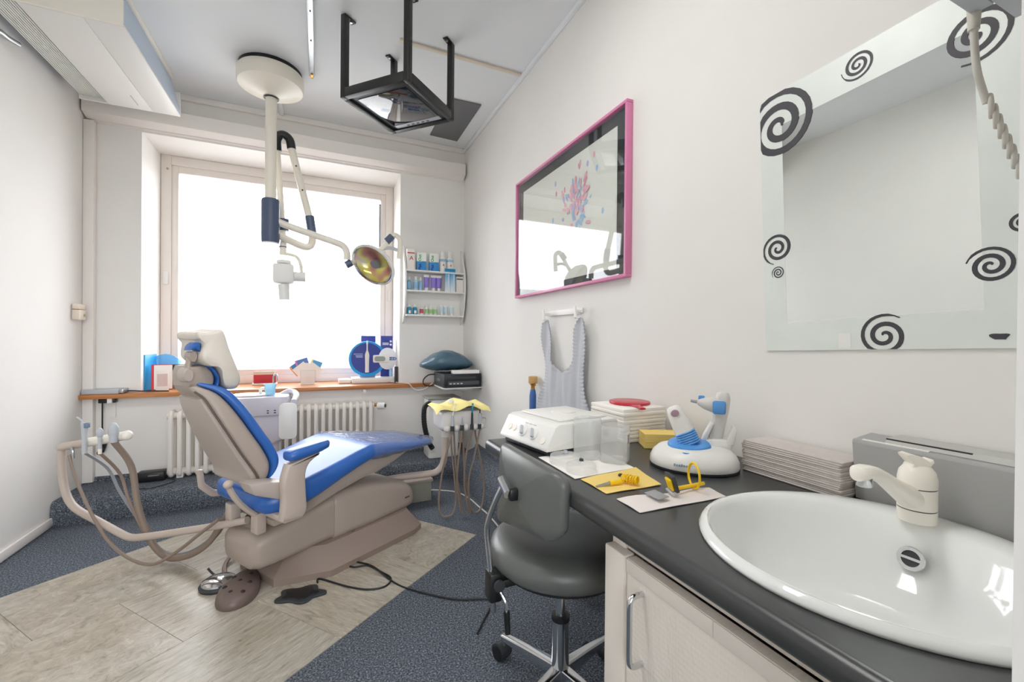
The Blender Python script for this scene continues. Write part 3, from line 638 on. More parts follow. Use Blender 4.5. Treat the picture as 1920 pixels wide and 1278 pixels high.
G().box(-1.08, -1.073, 3.42, 3.54, 2.6355, 2.639, .001).build('badge', m_grey, ac)
G().box(-.935, -.905, 2.70, 3.60, H-.025, H-.001, .003).build('ceiling_strip', m_cream, ac)
G().box(-.912, -.905, 2.86, 2.95, 2.79, 2.81).build('port', m_black, ac, smooth=False)
one(G().tube([(WL+.012, 2.86, 2.60), (WL+.03, 2.93, 2.618), (WL+.035, 2.99, 2.622), (WL+.04, 3.06, 2.636)], .012, 10, 5), 'coolant_pipe', m_steel, 'short metal pipe at left wall below the ceiling unit', 'pipe')
# surface rail on the ceiling
rl = thing('ceiling_rail', 'narrow aluminium rail running along the ceiling beside the lamp mount', 'rail', (-.054, 2.45, H-.02))
G().box(-.069, -.040, 1.7, 3.19, H-.018, H-.0005, .002).build('profile', m_steel, rl)
G().box(-.062, -.047, 3.15, 3.20, H-.024, H-.017, .002).build('end_stop', m_brass, rl)
for yy in (2.55, 2.80): G().cyl((-.054, yy, H-.022), (-.054, yy, H-.017), .004, None, 10).build('screw', m_dark, rl)
# grey plate on the ceiling
one(G().prism([(.862, 3.065), (1.098, 3.056), (1.106, 3.70), (.86, 3.685)], H-.012, H-.0005, bev=.002), 'ceiling_plate', mat('plate_grey', '6f7073', .6), 'flat grey rectangular plate fixed to ceiling near the corner', 'plate')
one(G().box(-.29, -.262, 3.28, 3.838, H-.022, H-.0005, .003), 'cable_duct', m_ceil, 'white cable duct running from the round lamp mount to window wall', 'cable duct')

# monitor in a black hanging frame
mo = thing('ceiling_monitor', 'monitor lying face down in black steel frame hung from ceiling', 'monitor', (.413, 2.519, 2.45), R(43))
MM = TR(.413, 2.519, 0, R(43))
hs = .222
for (cx, cy), nm in zip(((-1, -1), (1, -1), (1, 1), (-1, 1)), 'abcd'):
    x, y = cx*(hs-.014), cy*(hs-.014)
    po = G(MM).box(x-.016, x+.016, y-.016, y+.016, 2.45, H-.002, .002).build('post', m_blackm, mo)
    fx = x-cx*.035
    G(MM).box(min(x, x-cx*.065), max(x, x-cx*.065), y-.016, y+.016, H-.008, H-.001, .001).build('mounting_tab', m_blackm, po)
    G(MM).cyl((x-cx*.045, y, H-.014), (x-cx*.045, y, H-.007), .007, None, 8).build('bolt', m_steel, po)
for sx in (-1, 1):
    G(MM).box(sx*hs-.016-sx*.012, sx*hs+.016-sx*.012, -hs+.03, hs-.03, 2.45, 2.50, .002).build('frame_bar', m_blackm, mo)
    G(MM).box(-hs+.03, hs-.03, sx*hs-.016-sx*.012, sx*hs+.016-sx*.012, 2.45, 2.50, .002).build('frame_bar', m_blackm, mo)
G(MM).box(-.195, .195, -.195, .195, 2.462, 2.50, .003).build('monitor_case', m_dark, mo)
G(MM).box(-.160, .150, -.160, .160, 2.458, 2.463, .001).build('screen', m_screen, mo)
G(MM).box(.156, .188, -.160, .160, 2.4575, 2.463, .001).build('control_strip', m_grey, mo)
g = G(MM)
for i in range(5): g.box(.170, .178, -.08+i*.035, -.062+i*.035, 2.4562, 2.458)
g.build('buttons', m_dark, mo, smooth=False, kind='stuff')

# lamp column
LX, LY = -.30, 3.28
lc = thing('lamp_column', 'cream ceiling column with blue sleeve, jointed x-ray arm and round dental light', 'dental lamp', (LX, LY, H))
G().lathe([(.185, -.025), (.185, -.001)], (LX+.0, LY-.02, H), 48).build('mount_ring', m_black, lc)
G().lathe([(.045, -.17), (.06, -.165), (.19, -.115), (.197, -.10), (.197, -.035), (.19, -.026)], (LX, LY-.02, H), 48).build('mount_cover', m_lamp, lc)
G().cyl((LX, LY, 2.05), (LX, LY, H-.10), .034, None, 24).build('column', m_lamp, lc)
G().lathe([(.046, 0), (.046, .004)], (LX, LY, H-.176), 24).build('collar', m_dark, lc)
sl = G().lathe([(.052, 1.775), (.055, 1.79), (.055, 2.05), (.05, 2.062), (.034, 2.064)], (LX, LY, 0), 28).build('sleeve', m_navy, lc)
G().lathe([(.05, 1.768), (.05, 1.776)], (LX, LY, 0), 24).build('sleeve_cap', m_white, sl)
# folded x-ray arm behind the column
yx = 3.36
G().cyl((LX+.072, yx, 1.80), (LX+.028, yx, 2.46), .020, None, 14).build('lower_arm', m_lamp, lc)
G().tube([(LX+.030, yx, 2.42), (LX+.027, yx, 2.49), (LX+.042, yx, 2.528), (LX+.072, yx, 2.537), (LX+.105, yx, 2.512), (LX+.118, yx, 2.45)], .028, 14, 5).build('elbow', m_black, lc)
G().cyl((LX+.117, yx, 2.455), (LX+.232, yx, 1.99), .024, None, 16).build('upper_arm', m_lamp, lc)
for zz, xx in ((2.33, .148), (2.17, .188)): G().cyl((LX+xx, yx-.027, zz), (LX+xx, yx-.022, zz), .006, None, 8).build('screw', m_dark, lc)
G().cyl((LX+.233, yx, 2.0), (LX+.25, yx, 1.885), .03, None, 16).build('arm_sleeve', m_navy, lc)
G().tube([(LX+.25, yx, 1.89), (LX+.252, yx, 1.83), (LX+.235, yx, 1.79), (LX+.19, yx, 1.785), (LX+.10, yx-.03, 1.815), (LX+.02, yx-.06, 1.845)], .025, 14, 5).build('swing_arm', m_lamp, lc)
G().cyl((LX+.075, yx, 1.88), (LX+.075, yx, 1.96), .03).build('arm_joint', m_navy, lc)
G().cyl((LX+.068, yx, 1.72), (LX+.072, yx, 1.81), .022).build('head_stem', m_lamp, lc)
G().lathe([(.026, 0), (.026, .006)], (LX+.068, yx, 1.765), 16).build('stem_ring', m_navy, lc)
G().tube([(LX+.05, yx, 1.722), (LX+.10, yx, 1.722), (LX+.155, yx, 1.705), (LX+.18, yx, 1.65), (LX+.185, yx, 1.56)], .011, 10, 5).build('yoke', m_lamp, lc)
hx = LX+.095
xh = G().lathe([(.046, 1.655), (.046, 1.672), (.043, 1.675)], (hx-.02, yx, 0), 24).box(hx-.085, hx+.045, yx-.06, yx+.06, 1.515, 1.65, .018).build('xray_head', m_white, lc)
G().cyl((hx-.02, yx, 1.51), (hx-.015, yx, 1.405), .036, .033, 20).build('xray_cone', m_white, lc)
G().cyl((hx+.04, yx, 1.57), (hx+.115, yx, 1.57), .033, None, 20).build('pivot', m_white, lc)
# light arm and head
yl = 3.30
G().tube([(LX+.03, yl-.02, 1.925), (LX+.10, yl-.02, 1.90), (LX+.27, yl-.03, 1.85), (LX+.41, yl-.03, 1.812), (LX+.455, yl-.03, 1.79), (LX+.475, yl-.03, 1.75), (LX+.477, yl-.03, 1.70)], .023, 14, 5).build('light_arm', m_lamp, lc)
G().cyl((LX+.470, yl-.03, 1.66), (LX+.505, yl-.03, 1.682), .026, None, 16).build('arm_end', m_navy, lc)
hc = Vector((.352, 3.23, 1.672)); nd = Vector((-.58, -.74, -.34)).normalized()   # the way the light faces
T = Matrix.Translation(hc) @ frame_to(nd) @ Matrix.Rotation(R(-38), 4, 'Z') @ Matrix.Diagonal((1.06, .80, 1, 1))
G().cyl((LX+.50, yl-.03, 1.68), (hc.x-.11, hc.y+.10, 1.70), .02, None, 14).build('light_neck', m_lamp, lc)
G(T).lathe([(.02, -.095), (.08, -.085), (.135, -.05), (.160, -.008), (.163, .012), (.158, .020), (.14, .014)], seg=40, cap=False).build('light_housing', m_white, lc)
G(T).lathe([(.001, -.055), (.05, -.05), (.10, -.03), (.132, -.002), (.138, .008)], seg=40, cap=False).build('reflector', m_reflector, lc)
G(T).lathe([(.001, -.045), (.034, -.045), (.034, -.015), (.001, -.013)], seg=24).build('bulb_cap', mat('bulb_cap_grey', '75757c', .3), lc)
G(T).lathe([(.150, .016), (.152, .021), (.146, .023), (.139, .012)], seg=40, cap=False).build('rim', m_chrome, lc)
G(T).lathe([(.142, .0135), (.001, .017)], seg=40, cap=False).build('lens', m_glass, lc)
G().tube([(hc.x+.02, hc.y+.08, 1.76), (hc.x+.085, hc.y+.06, 1.83), (hc.x+.12, hc.y+.05, 1.885)], .017, 12, 4).build('rear_arm', m_lamp, lc)
G().cyl((hc.x+.095, hc.y+.05, 1.855), (hc.x+.135, hc.y+.05, 1.90), .026, None, 16).build('arm_grip', m_navy, lc)
G().tube([(hc.x+.13, hc.y+.05, 1.895), (hc.x+.16, hc.y+.05, 1.91), (hc.x+.19, hc.y+.05, 1.88), (hc.x+.19, hc.y+.05, 1.80), (hc.x+.185, hc.y+.05, 1.74)], .019, 12, 4).build('handle', m_lamp, lc)
G().tube([(hc.x+.05, hc.y+.07, 1.80), (hc.x+.12, hc.y+.06, 1.815), (hc.x+.18, hc.y+.05, 1.80)], .013, 10, 4).build('handle_strut', m_grey, lc)

# ================================================================ WINDOW WALL
m_rad = mat('radiator_white', 'ece7e0', .4)
# column radiator
ra = thing('radiator', 'cream column radiator standing on the carpeted plinth under the wooden sill', 'radiator', (-.27, 3.75, .147))
g = G()
for zz in (.19, .585): g.cyl((-.027, 0, zz), (.027, 0, zz), .026, None, 10)
for yy in (-.042, .042):
    g.tube([(0, 0, .165), (0, yy*.7, .172), (0, yy, .20), (0, yy, .30), (0, yy, .48), (0, yy, .575), (0, yy*.7, .605), (0, 0, .612)], .0155, 8, 3)
colm = g.build('column', m_rad)
NC = 27; x0 = -.945; pit = .0515
for i in range(NC):
    o = colm if i == 0 else colm.copy()
    if i: COL.objects.link(o)
    o.parent = ra; o.location = Vector((x0+i*pit, 3.765, 0)) - Vector(ra.location)
for xx in (x0+pit, x0+(NC-2)*pit): G().box(xx-.02, xx+.02, 3.73, 3.80, .147, .19, .004).build('foot', m_rad, ra)
va = G().cyl((.40, 3.765, .585), (.445, 3.765, .585), .012).cyl((.445, 3.765, .585), (.455, 3.765, .585), .02).build('valve', m_brass, ra)
G().cyl((.452, 3.73, .585), (.505, 3.70, .585), .03, .027, 20).build('thermostat', m_white, va)
G().cyl((.500, 3.702, .585), (.509, 3.697, .585), .016, .014, 16).build('thermostat_dial', m_dark, va)

# cuspidor unit behind the chair
cu = thing('cuspidor', 'pale lavender cuspidor unit with rinse bowl behind the chair', 'dental unit', (-.33, 3.3, 0))
g = G(); g.loft([[(-.345+x, 3.30+y, z) for x, y in rrect(a, b, .06, 5)] for a, b, z in ((.155, .10, .635), (.165, .11, .64), (.168, .115, .66), (.168, .115, .735), (.162, .11, .755), (.15, .10, .76))])
g.build('top_body', m_lav, cu)
g = G(); g.loft([[(-.335+x, 3.30+y, z) for x, y in rrect(a, b, .05, 5)] for a, b, z in ((.10, .07, .445), (.125, .09, .47), (.135, .095, .55), (.14, .097, .636))]); g.build('lower_body', m_lav, cu)
G().cyl((-.30, 3.30, .02), (-.30, 3.30, .45), .055, .06, 20).build('pedestal', m_lav, cu)
G().lathe([(.11, 0), (.11, .015), (.07, .03)], (-.30, 3.30, .001), 28).build('foot', m_lav, cu)
G().lathe([(.115, .004), (.118, .012), (.108, .014), (.09, -.01+.018), (.04, .003), (.001, .002)], (-.405, 3.30, .758), 32, sy=.75).build('bowl', m_cer, cu)
G().tube([(-.36, 3.36, .758), (-.36, 3.36, .79), (-.345, 3.345, .80), (-.325, 3.32, .80), (-.315, 3.305, .785)], .010, 8).build('spout', m_white, cu)
G().tube([(-.285, 3.37, .76), (-.285, 3.37, .86), (-.28, 3.365, .89), (-.27, 3.355, .895), (-.262, 3.35, .88), (-.262, 3.35, .85)], .006, 8).build('cup_filler', m_chrome, cu)
G().tube([(-.24, 3.36, .745), (-.19, 3.37, .77), (-.155, 3.34, .765), (-.14, 3.28, .75), (-.15, 3.19, .72)], .02, 10, 4).build('tray_arm', m_lav, cu)
G().prism([(-.183+x, .60+z) for x, z in rrect(.053, .118, .03, 5)], 3.165, 3.175, 'xz', .003).build('tray_panel', m_white, cu)
for xx in (-.30, -.26):
    G().box(xx-.006, xx+.006, 3.184, 3.19, .668, .674).box(xx-.006, xx+.006, 3.184, 3.19, .654, .660).build('switch', m_black, cu, smooth=False)
cp = G().lathe([(.026, 0), (.028, .004), (.036, .075), (.0375, .0765), (.0345, .0755), (.027, .006), (.001, .006)], (-.295, 3.27, .7605), 28)
one(cp, 'cup', m_cup, 'light blue plastic rinsing cup standing on the cuspidor', 'cup')

# ---- things on the wooden sill
SZ = .751
pb = thing('power_box', 'flat grey power supply box at left end of the sill', 'box', (-1.34, 3.86, SZ), R(-4))
G().cbox((-1.345, 3.845, SZ+.017), (.20, .11, .034), .004, R(-4)).build('case', m_grey, pb)
G().cbox((-1.235, 3.838, SZ+.017), (.025, .10, .03), .004, R(-4)).build('end_cap', m_steel, pb)
G().tube([(-1.225, 3.85, SZ+.012), (-1.19, 3.86, SZ+.010), (-1.15, 3.845, SZ+.008), (-1.10, 3.85, SZ+.006), (-1.02, 3.83, SZ+.005), (-.98, 3.82, SZ+.004)], .004).build('cable', m_cable, pb)
ad = thing('cable_adapter', 'small black adapter with cable fixed under left end of the sill', 'adapter', (-1.33, 3.84, .69))
G().cbox((-1.32, 3.83, .703), (.09, .05, .03), .004).build('body', m_black, ad)
G().tube([(-1.35, 3.83, .69), (-1.352, 3.835, .60), (-1.353, 3.84, .50), (-1.35, 3.845, .43)], .0045).build('cable', m_cable, ad)
G().tube([(-1.35, 3.845, .44), (-1.36, 3.84, .40), (-1.345, 3.835, .36), (-1.375, 3.84, .34), (-1.36, 3.84, .38), (-1.335, 3.84, .41), (-1.35, 3.84, .35)], .008).build('cable_bundle', m_cable, ad)
one(G().cbox((-1.145, 4.02, SZ+.13), (.012, .20, .26), .001, R(-4)), 'folder', mat('cyan_card', '1d96cf', .4), 'upright cyan folder against the left window reveal', 'folder')
lf = thing('film_leaflet', 'translucent light blue fan-shaped plastic sheet behind the brochures', 'leaflet', (-1.06, 4.10, SZ))
fan = [(0, 0)] + [(.16*math.cos(R(a)), .26*math.sin(R(a))) for a in range(50, 131, 10)]
G().prism([(-1.075+a, SZ+b) for a, b in fan], 4.10, 4.103, 'xz').build('sheet', m_bluef, lf)
def book(nm, lab, cat, x, y, w, h, t, rz, tilt, cm, pm=None, extra=None):
    r = thing(nm, lab, cat, (x, y, SZ), rz)
    T = TR(x, y, SZ, rz) @ Matrix.Rotation(tilt, 4, 'Y')
    G(T).box(0, t*.999, -w/2, w/2, .0, h, .001).build('pages' if pm else 'cover', pm or cm, r)
    if pm:
        G(T).box(-.0015, .001, -w/2-.001, w/2+.001, 0, h+.001).build('cover', cm, r, smooth=False)
        G(T).box(t-.001, t+.0015, -w/2-.001, w/2+.001, 0, h+.001).build('cover', cm, r, smooth=False)
    if extra: extra(T, r)
def bro1(T, r):
    G(T).box(.0148, .0168, -.04, .03, .08, .15).build('print', mat('photo_dark', '4a3a40', .5), r, smooth=False)
book('brochure', 'red-edged brochure leaning between the cyan folder and white box', 'brochure', -1.06, 3.965, .12, .185, .014, R(-75), R(-10), mat('red_card', 'c9333f', .5), m_paper, lambda T, r: G(T).box(.0140, .0162, -.045, .061, .004, .181).build('cover_print', m_paper, r, smooth=False))
book('brochure', 'small white packet leaning in front of the brochures', 'packet', -1.04, 3.90, .075, .145, .03, R(-75), R(-8), m_paper, None, lambda T, r: G(T).box(.0295, .0312, -.03, .03, .03, .12).build('print', mat('pale_print', 'd8c2bc', .6), r, smooth=False))
book('magazine', 'dark grey magazine with portrait cover leaning on the window frame', 'magazine', -.975, 4.035, .12, .185, .012, R(-75), R(-12), mat('magazine_grey', '8f8a85', .5), None, lambda T, r: (G(T).box(.0115, .0134, -.055, .055, .14, .182).build('title_band', mat('dark_band', '3c3a40', .5), r, smooth=False), G(T).box(.0115, .0134, -.01, .05, .01, .10).build('portrait_print', mat('skin_print', 'c99d86', .6), r, smooth=False)))
# red card box
rb = thing('card_box', 'small red and white card box on the sill behind the cup', 'box', (-.41, 4.12, SZ))
G().box(-.49, -.33, 4.09, 4.15, SZ, SZ+.11, .002).build('box', mat('red_box', 'b82a3c', .5), rb)
G().box(-.49, -.33, 4.0885, 4.092, SZ+.085, SZ+.112).build('lid_edge', mat('box_edge', 'd9cdb8', .6), rb, smooth=False)
G().box(-.50, -.32, 4.08, 4.16, SZ, SZ+.014, .002).build('tray', m_white, rb)
# card holder with fanned cards
chd = thing('card_holder', 'clear card holder with fanned blue and white cards on the sill', 'card holder', (-.085, 4.05, SZ))
G().box(-.14, -.03, 4.026, 4.031, SZ+.003, SZ+.115, .001).build('leaflet', mat('holder_print', 'f1ede6', .5), chd)
G().box(-.145, -.025, 4.022, 4.027, SZ, SZ+.12, .001).build('front_pane', m_glass, chd, smooth=False)
G().box(-.145, -.025, 4.02, 4.07, SZ-.0005, SZ+.003).build('base', m_white, chd, smooth=False)
for i, (a, px, pz, cm, w_) in enumerate(((-38, -.16, .135, 'b', .10), (-18, -.125, .165, 'p', .10), (22, -.03, .15, 'b2', .09), (-40, -.13, .12, 'w', .11), (38, -.04, .115, 'w', .11), (2, -.085, .13, 'w', .10))):
    cm_ = {'b': mat('card_blue', '2f86c9', .4), 'p': mat('card_purple', '5a7fc4', .4), 'b2': mat('card_sky', '4a9fd8', .4), 'w': m_paper}[cm]
    T = Matrix.Translation((px, 4.047-i*.0028, SZ+pz)) @ Matrix.Rotation(R(a), 4, 'Y')
    c = G(T).box(-w_/2, w_/2, 0, .0015, -.05, .05).build('card', cm_, chd, smooth=False)
    if cm != 'w': G(T).box(-w_/2, -w_/2+.014, -.0004, .0002, -.05, .05).build('card_stripe', mat('card_stripe_%s' % cm, {'b': 'e8a06a', 'p': 'd07ab0', 'b2': 'e8d77a'}[cm], .5), c, smooth=False)
# white trays and toothbrush display
one(G().box(.155, .255, 3.99, 4.12, SZ, SZ+.035, .006), 'tray', m_white, 'small white plastic tray on the sill left of toothbrush display', 'tray')
one(G().box(.262, .635, 3.96, 4.14, SZ, SZ+.045, .006), 'display_tray', m_white, 'long white tray carrying the toothbrush display', 'tray')
tz = SZ+.0455
ds = thing('toothbrush_display', 'round blue toothbrush display with white arm and dark blue header cards', 'display stand', (.40, 4.05, tz))
T = Matrix.Translation((.392, 4.02, tz+.165)) @ Matrix.Rotation(R(90), 4, 'X')
G(T).lathe([(.155, -.012), (.158, 0), (.155, .012)], seg=48).build('rim', mat('display_cyan', '0b9ae0', .3), ds)
G(T).lathe([(.135, 0), (.135, .0135)], (-.002, .006, 0), seg=48).build('disc', mat('display_navy', '2d3f96', .35), ds)
G().box(.33, .46, 4.03, 4.06, tz, tz+.05, .003).build('foot', mat('display_foot', '9aa3c4', .4), ds)
g = G(); yb = 4.004
g.loft([[(.388+x*w, yb-.006+yy, tz+z) for x, yy in ell(1, .006, 12)] for z, w in ((.045, .015), (.05, .017), (.10, .016), (.16, .017), (.20, .019), (.225, .012), (.24, .006), (.285, .005), (.30, .007), (.325, .007), (.327, .004)) for yy in (0,)])
g.build('toothbrush', m_white, ds)
G().prism([(.565+.082*math.cos(a), tz+.165+.098*math.sin(a)) for a in [2*PI*i/36 for i in range(36)]], 4.006, 4.02, 'xz', .002).build('side_plate', mat('display_white', 'e6e9ec', .35), ds)
G().prism([(.508+x, tz+.165+z) for x, z in rrect(.07, .034, .012, 4)], 3.996, 4.012, 'xz', .003).build('arm', m_white, ds)
G().prism([(.497+x, tz+.165+z) for x, z in rrect(.046, .022, .018, 4)], 3.9935, 3.997, 'xz').build('window', mat('display_lcd', '9aa39a', .3), ds)
lg = G().prism([(.60+x, tz+.165+z) for x, z in rrect(.043, .014, .0135, 5)], 4.0035, 4.0065, 'xz').build('logo_plate', mat('logo_blue', '2c5aa0', .4), ds)
G().text('Oral-B', .026, Matrix.Translation((.60, 4.003, tz+.165)) @ Matrix.Rotation(R(90), 4, 'X')).build('logo_lettering', m_paper, lg, smooth=False)
for i, (w_, zz) in enumerate(((.075, .205), (.06, .19), (.055, .178))): G().box(.352-w_, .352, 4.0045, 4.0075, tz+zz, tz+zz+.006).build('caption_line', mat('caption_pale', 'b9c4ea', .5), ds, smooth=False)
h1 = G().box(.345, .47, 4.10, 4.106, tz, tz+.37, .001).build('header_card', mat('header_navy', '36449a', .4), ds)
h2 = G().box(.515, .62, 4.085, 4.091, tz, tz+.37, .001).build('header_card', mat('header_navy2', '2c3a90', .4), ds)
for i in range(2): G().box(.53, .585, 4.0835, 4.0855, tz+.30-i*.012, tz+.307-i*.012).build('print_line', m_paper, h2, smooth=False)
for i in range(2): G().ball((.603, 4.085, tz+.32-i*.03), (.011, .002, .01)).build('print_dot', m_paper, h2)
tp = thing('paste_tube', 'pale blue upright tube in the right corner of the window niche', 'tube', (.615, 4.05, tz))
G().loft([[(.600+x, 4.052+y, tz+z) for x, y in ell(a, b, 16)] for a, b, z in ((.012, .012, .0), (.015, .014, .012), (.016, .012, .09), (.018, .003, .12))]).build('body', mat('pale_blue_tube', 'a9cfe6', .4), tp)
one(G().box(.612, .640, 3.90, 3.925, SZ, SZ+.145, .003), 'remote', m_dark, 'narrow dark remote standing at right window reveal on the sill', 'remote control')
# white cord hanging from the sill to the player
one(G().tube([(.56, 3.965, SZ+.01), (.60, 3.93, SZ+.006), (.66, 3.85, SZ+.005), (.71, 3.765, SZ+.003), (.74, 3.755, .72), (.78, 3.73, .70), (.83, 3.70, .71), (.87, 3.68, .74), (.89, 3.64, .77)], .004), 'cord', m_wcable, 'white cord drooping from the sill to the black player', 'cord')

# ---- wall shelf with dental products
sh_ = thing('wall_shelf', 'small white wall shelf with wavy sides and three boards', 'shelf', (.94, 3.81, 1.28))
def side(x):
    pr = [(D-.001, 1.96), (3.835, 1.955), (3.83, 1.90), (3.80, 1.84), (3.765, 1.78), (3.742, 1.70), (3.735, 1.62), (3.742, 1.52), (3.765, 1.42), (3.80, 1.34), (3.835, 1.29), (D-.001, 1.275)]
    q = [(p.x, p.y) for p in catmull([(a, b, 0) for a, b in pr[1:-1]], 3)]
    G().prism([pr[0]]+q+[pr[-1]], x, x+.014, 'yz').build('side_panel', m_white, sh_, ang=25)
side(.668); side(1.196)
SHZ = (1.742, 1.567, 1.355)
for zz in SHZ: G().box(.682, 1.196, 3.752, D-.001, zz-.014, zz, .001).build('board', m_white, sh_)
def sx(px): return .69+(px-762)*.00482
yS = 3.80
def prod(px0, px1, h, k, kind, name, lab, cat, group=None, c1=None, c2=None, depth=.04, y=yS):
    x0, x1 = sx(px0), sx(px1); w = (x1-x0); xc = (x0+x1)/2; z = SHZ[k]+.0006
    r = thing(name, lab, cat, (xc, y, z), 0, group)
    if kind == 'carton':
        G().box(x0, x1, y-depth/2, y+depth/2, z, z+h, .001).build('carton', c1, r)
    elif kind == 'bottle':
        rr = w/2*.95
        G().lathe([(rr*.96, 0), (rr, .004), (rr, h*.68), (rr*.5, h*.77), (rr*.45, h*.78)], (xc, y, z), 16).build('body', c1, r)
        G().lathe([(rr*.5, h*.77), (rr*.55, h*.78), (rr*.52, h)], (xc, y, z), 14).build('cap', m_white, r)
        if c2: G().lathe([(rr*1.015, h*.15), (rr*1.015, h*.6)], (xc, y, z), 16, cap=False).build('label', c2, r)
    elif kind == 'can':
        rr = w/2*.96
        G().lathe([(rr*.97, 0), (rr, .004), (rr, h*.66), (rr*.8, h*.71)], (xc, y, z), 18).build('body', c1, r)
        G().lathe([(rr*.72, h*.70), (rr*.7, h*.98), (rr*.6, h)], (xc, y, z), 16).build('cap', m_white, r)
        if c2: G().lathe([(rr*1.012, h*.50), (rr*1.012, h*.62)], (xc, y, z), 18, cap=False).build('label', c2, r)
    elif kind == 'tube':
        G().loft([[(xc+x, y+yy, z+zz) for x, yy in ell(a, b, 16)] for a, b, zz in ((w*.30, w*.30, 0), (w*.31, w*.31, h*.2), (w*.30, w*.30, h*.205))]).build('cap', m_white, r)
        G().loft([[(xc+x, y+yy, z+zz) for x, yy in ell(a, b, 16)] for a, b, zz in ((w*.36, w*.34, h*.2), (w*.40, w*.33, h*.3), (w*.46, w*.14, h*.85))]).build('body', c1, r)
        G().loft([[(xc+x, y+yy, z+zz) for x, yy in ell(a, b, 16)] for a, b, zz in ((w*.462, w*.14, h*.85), (w*.49, w*.04, h))]).build('crimp', m_white, r)
    return r, xc, z, w
m_plak = ribbed_grad('plak_carton', '2f8fd0', 'eef2ee', 0.075, 0.085)
m_fade = ribbed_grad('blister_fade', 'e8f1f6', '1f9ccf', 0.0, 0.17)
r, xc, z, w = prod(762, 776, .178, 0, 'carton', 'carton', 'white carton with red letter on top board at far left', 'carton', None, m_paper)
G().box(xc-w/2+.002, xc+w/2-.002, yS-.0215, yS-.0199, z+.142, z+.150).build('red_band', m_red, r, smooth=False)
TX = lambda x, y, z, rot=0: Matrix.Translation((x, y, z)) @ Matrix.Rotation(R(90), 4, 'X') @ Matrix.Rotation(R(rot), 4, 'Z')
G().text('A', .05, TX(xc+.004, yS-.0205, z+.10), bold=.0006).build('letter_print', mat('letter_red', 'c2405a', .5), r, smooth=False)
for px0, lab in ((780, 'blue and white mouthwash carton beside the white carton on top board'), (803, 'blue and white mouthwash carton beside the spray cans on top board')):
    r, xc, z, w = prod(px0, px0+17, .158, 0, 'carton', 'mouthwash_carton', lab, 'carton', 'mouthwash cartons', m_plak)
    G().text('Plak', .034, TX(xc-.016, yS-.0205, z+.004, 90), align='LEFT', bold=.001).build('lettering', mat('plak_blue', '1c3f9a', .5), r, smooth=False)
    G().text('Out', .034, TX(xc-.016, yS-.0205, z+.082, 90), align='LEFT', bold=.001).build('lettering', mat('plak_green', '2fae3c', .5), r, smooth=False)
    G().box(xc+.004, xc+w/2-.002, yS-.0208, yS-.0199, z+.074, z+.080).build('band', mat('teal_band', '2b7fa0', .5), r, smooth=False)
m_lblue = mat('pale_blue_label', '9fc6dc', .5)
for px0, lab in ((822, 'white spray can with pale blue band, left of the pair on top board'), (836, 'white spray can with pale blue band, right of the pair on top board')):
    r, xc, z, w = prod(px0, px0+13, .185, 0, 'can', 'spray_can', lab, 'can', 'white spray cans', m_white, m_lblue)
    G().text('A', .026, TX(xc, yS-w/2-.0006, z+.06), bold=.0006).build('print', mat('letter_red', 'c2405a', .5), r, smooth=False)
m_tealg = mat('sea_green_glass', '7fb3b4', .25)
for px0, px1, h, lab, c in ((763, 770.5, .115, 'sea green glass bottle at left end of middle board', m_tealg), (774, 783.5, .12, 'larger pale blue bottle on middle board', mat('pale_bottle', 'b9d6e2', .3)), (784, 791, .115, 'slim pale blue bottle beside the purple tubes', mat('pale_bottle2', '9cc0d2', .3))):
    prod(px0, px1, h, 1, 'bottle', 'bottle', lab, 'bottle', 'bottles on the middle board', c, mat('blue_label', '8fbde0', .5))
m_purp = mat('purple_tube', '8f7ad2', .4)
for px0, lab in ((793, 'purple toothpaste tube standing alone beside the bottles'), (806, 'purple toothpaste tube, left one of the close pair'), (816, 'purple toothpaste tube, right one of the close pair')):
    prod(px0, px0+11, .142, 1, 'tube', 'toothpaste_tube', lab, 'toothpaste', 'purple toothpaste tubes', m_purp)
for px0, lab in ((831, 'blue toothbrush pack, left one of the two hanging over board'), (841, 'blue toothbrush pack, right one of the two hanging over board')):
    r, xc, z, w = prod(px0, px0+9.5, .205, 1, 'carton', 'toothbrush_pack', lab, 'toothbrush pack', 'blue toothbrush packs', m_fade, depth=.012, y=3.762)
    G().box(xc+.006, xc+.013, 3.754, 3.7565, z+.01, z+.155, .001).build('toothbrush', m_white, r)
    G().box(xc-w/2+.002, xc+w/2-.002, 3.7545, 3.7562, z+.185, z+.20).build('header', mat('header_teal', '1a86b4', .5), r, smooth=False)
r, xc, z, w = prod(854, 867, .142, 1, 'carton', 'carton', 'white carton with dark band at right end of middle board', 'carton', None, m_paper)
G().box(xc-w/2+.004, xc+w/2-.002, yS-.0212, yS-.0199, z+.115, z+.125).build('dark_band', m_navy, r, smooth=False)
m_tealb = mat('teal_bottle', '2389a8', .35)
for px0, lab in ((763, 'teal mini bottle at left end of bottom board'), (773, 'teal mini bottle, second from left on bottom board')):
    r, xc, z, w = prod(px0, px0+9, .085, 2, 'bottle', 'mini_bottle', lab, 'bottle', 'teal mini bottles', m_tealb)
    G().box(xc-.010, xc+.010, yS-w/2-.001, yS-w/2+.003, z+.008, z+.035, .002).build('label', m_paper, r)
prod(786, 793.5, .085, 2, 'bottle', 'mini_bottle', 'clear mini bottle with red label on bottom board', 'bottle', None, mat('clear_bottle', 'dfe4e2', .2), mat('red_label', 'cf5060', .5))
for px0, lab in ((795, 'green-labelled mini bottle next to the red one on bottom board'), (803, 'green-labelled mini bottle, middle one of three'), (811.5, 'green-labelled mini bottle next to the white mini tubes')):
    prod(px0, px0+7.5, .083, 2, 'bottle', 'mini_bottle', lab, 'bottle', 'green-labelled mini bottles', mat('clear_bottle2', 'd9e4da', .2), mat('green_label', '9fca8a', .5))
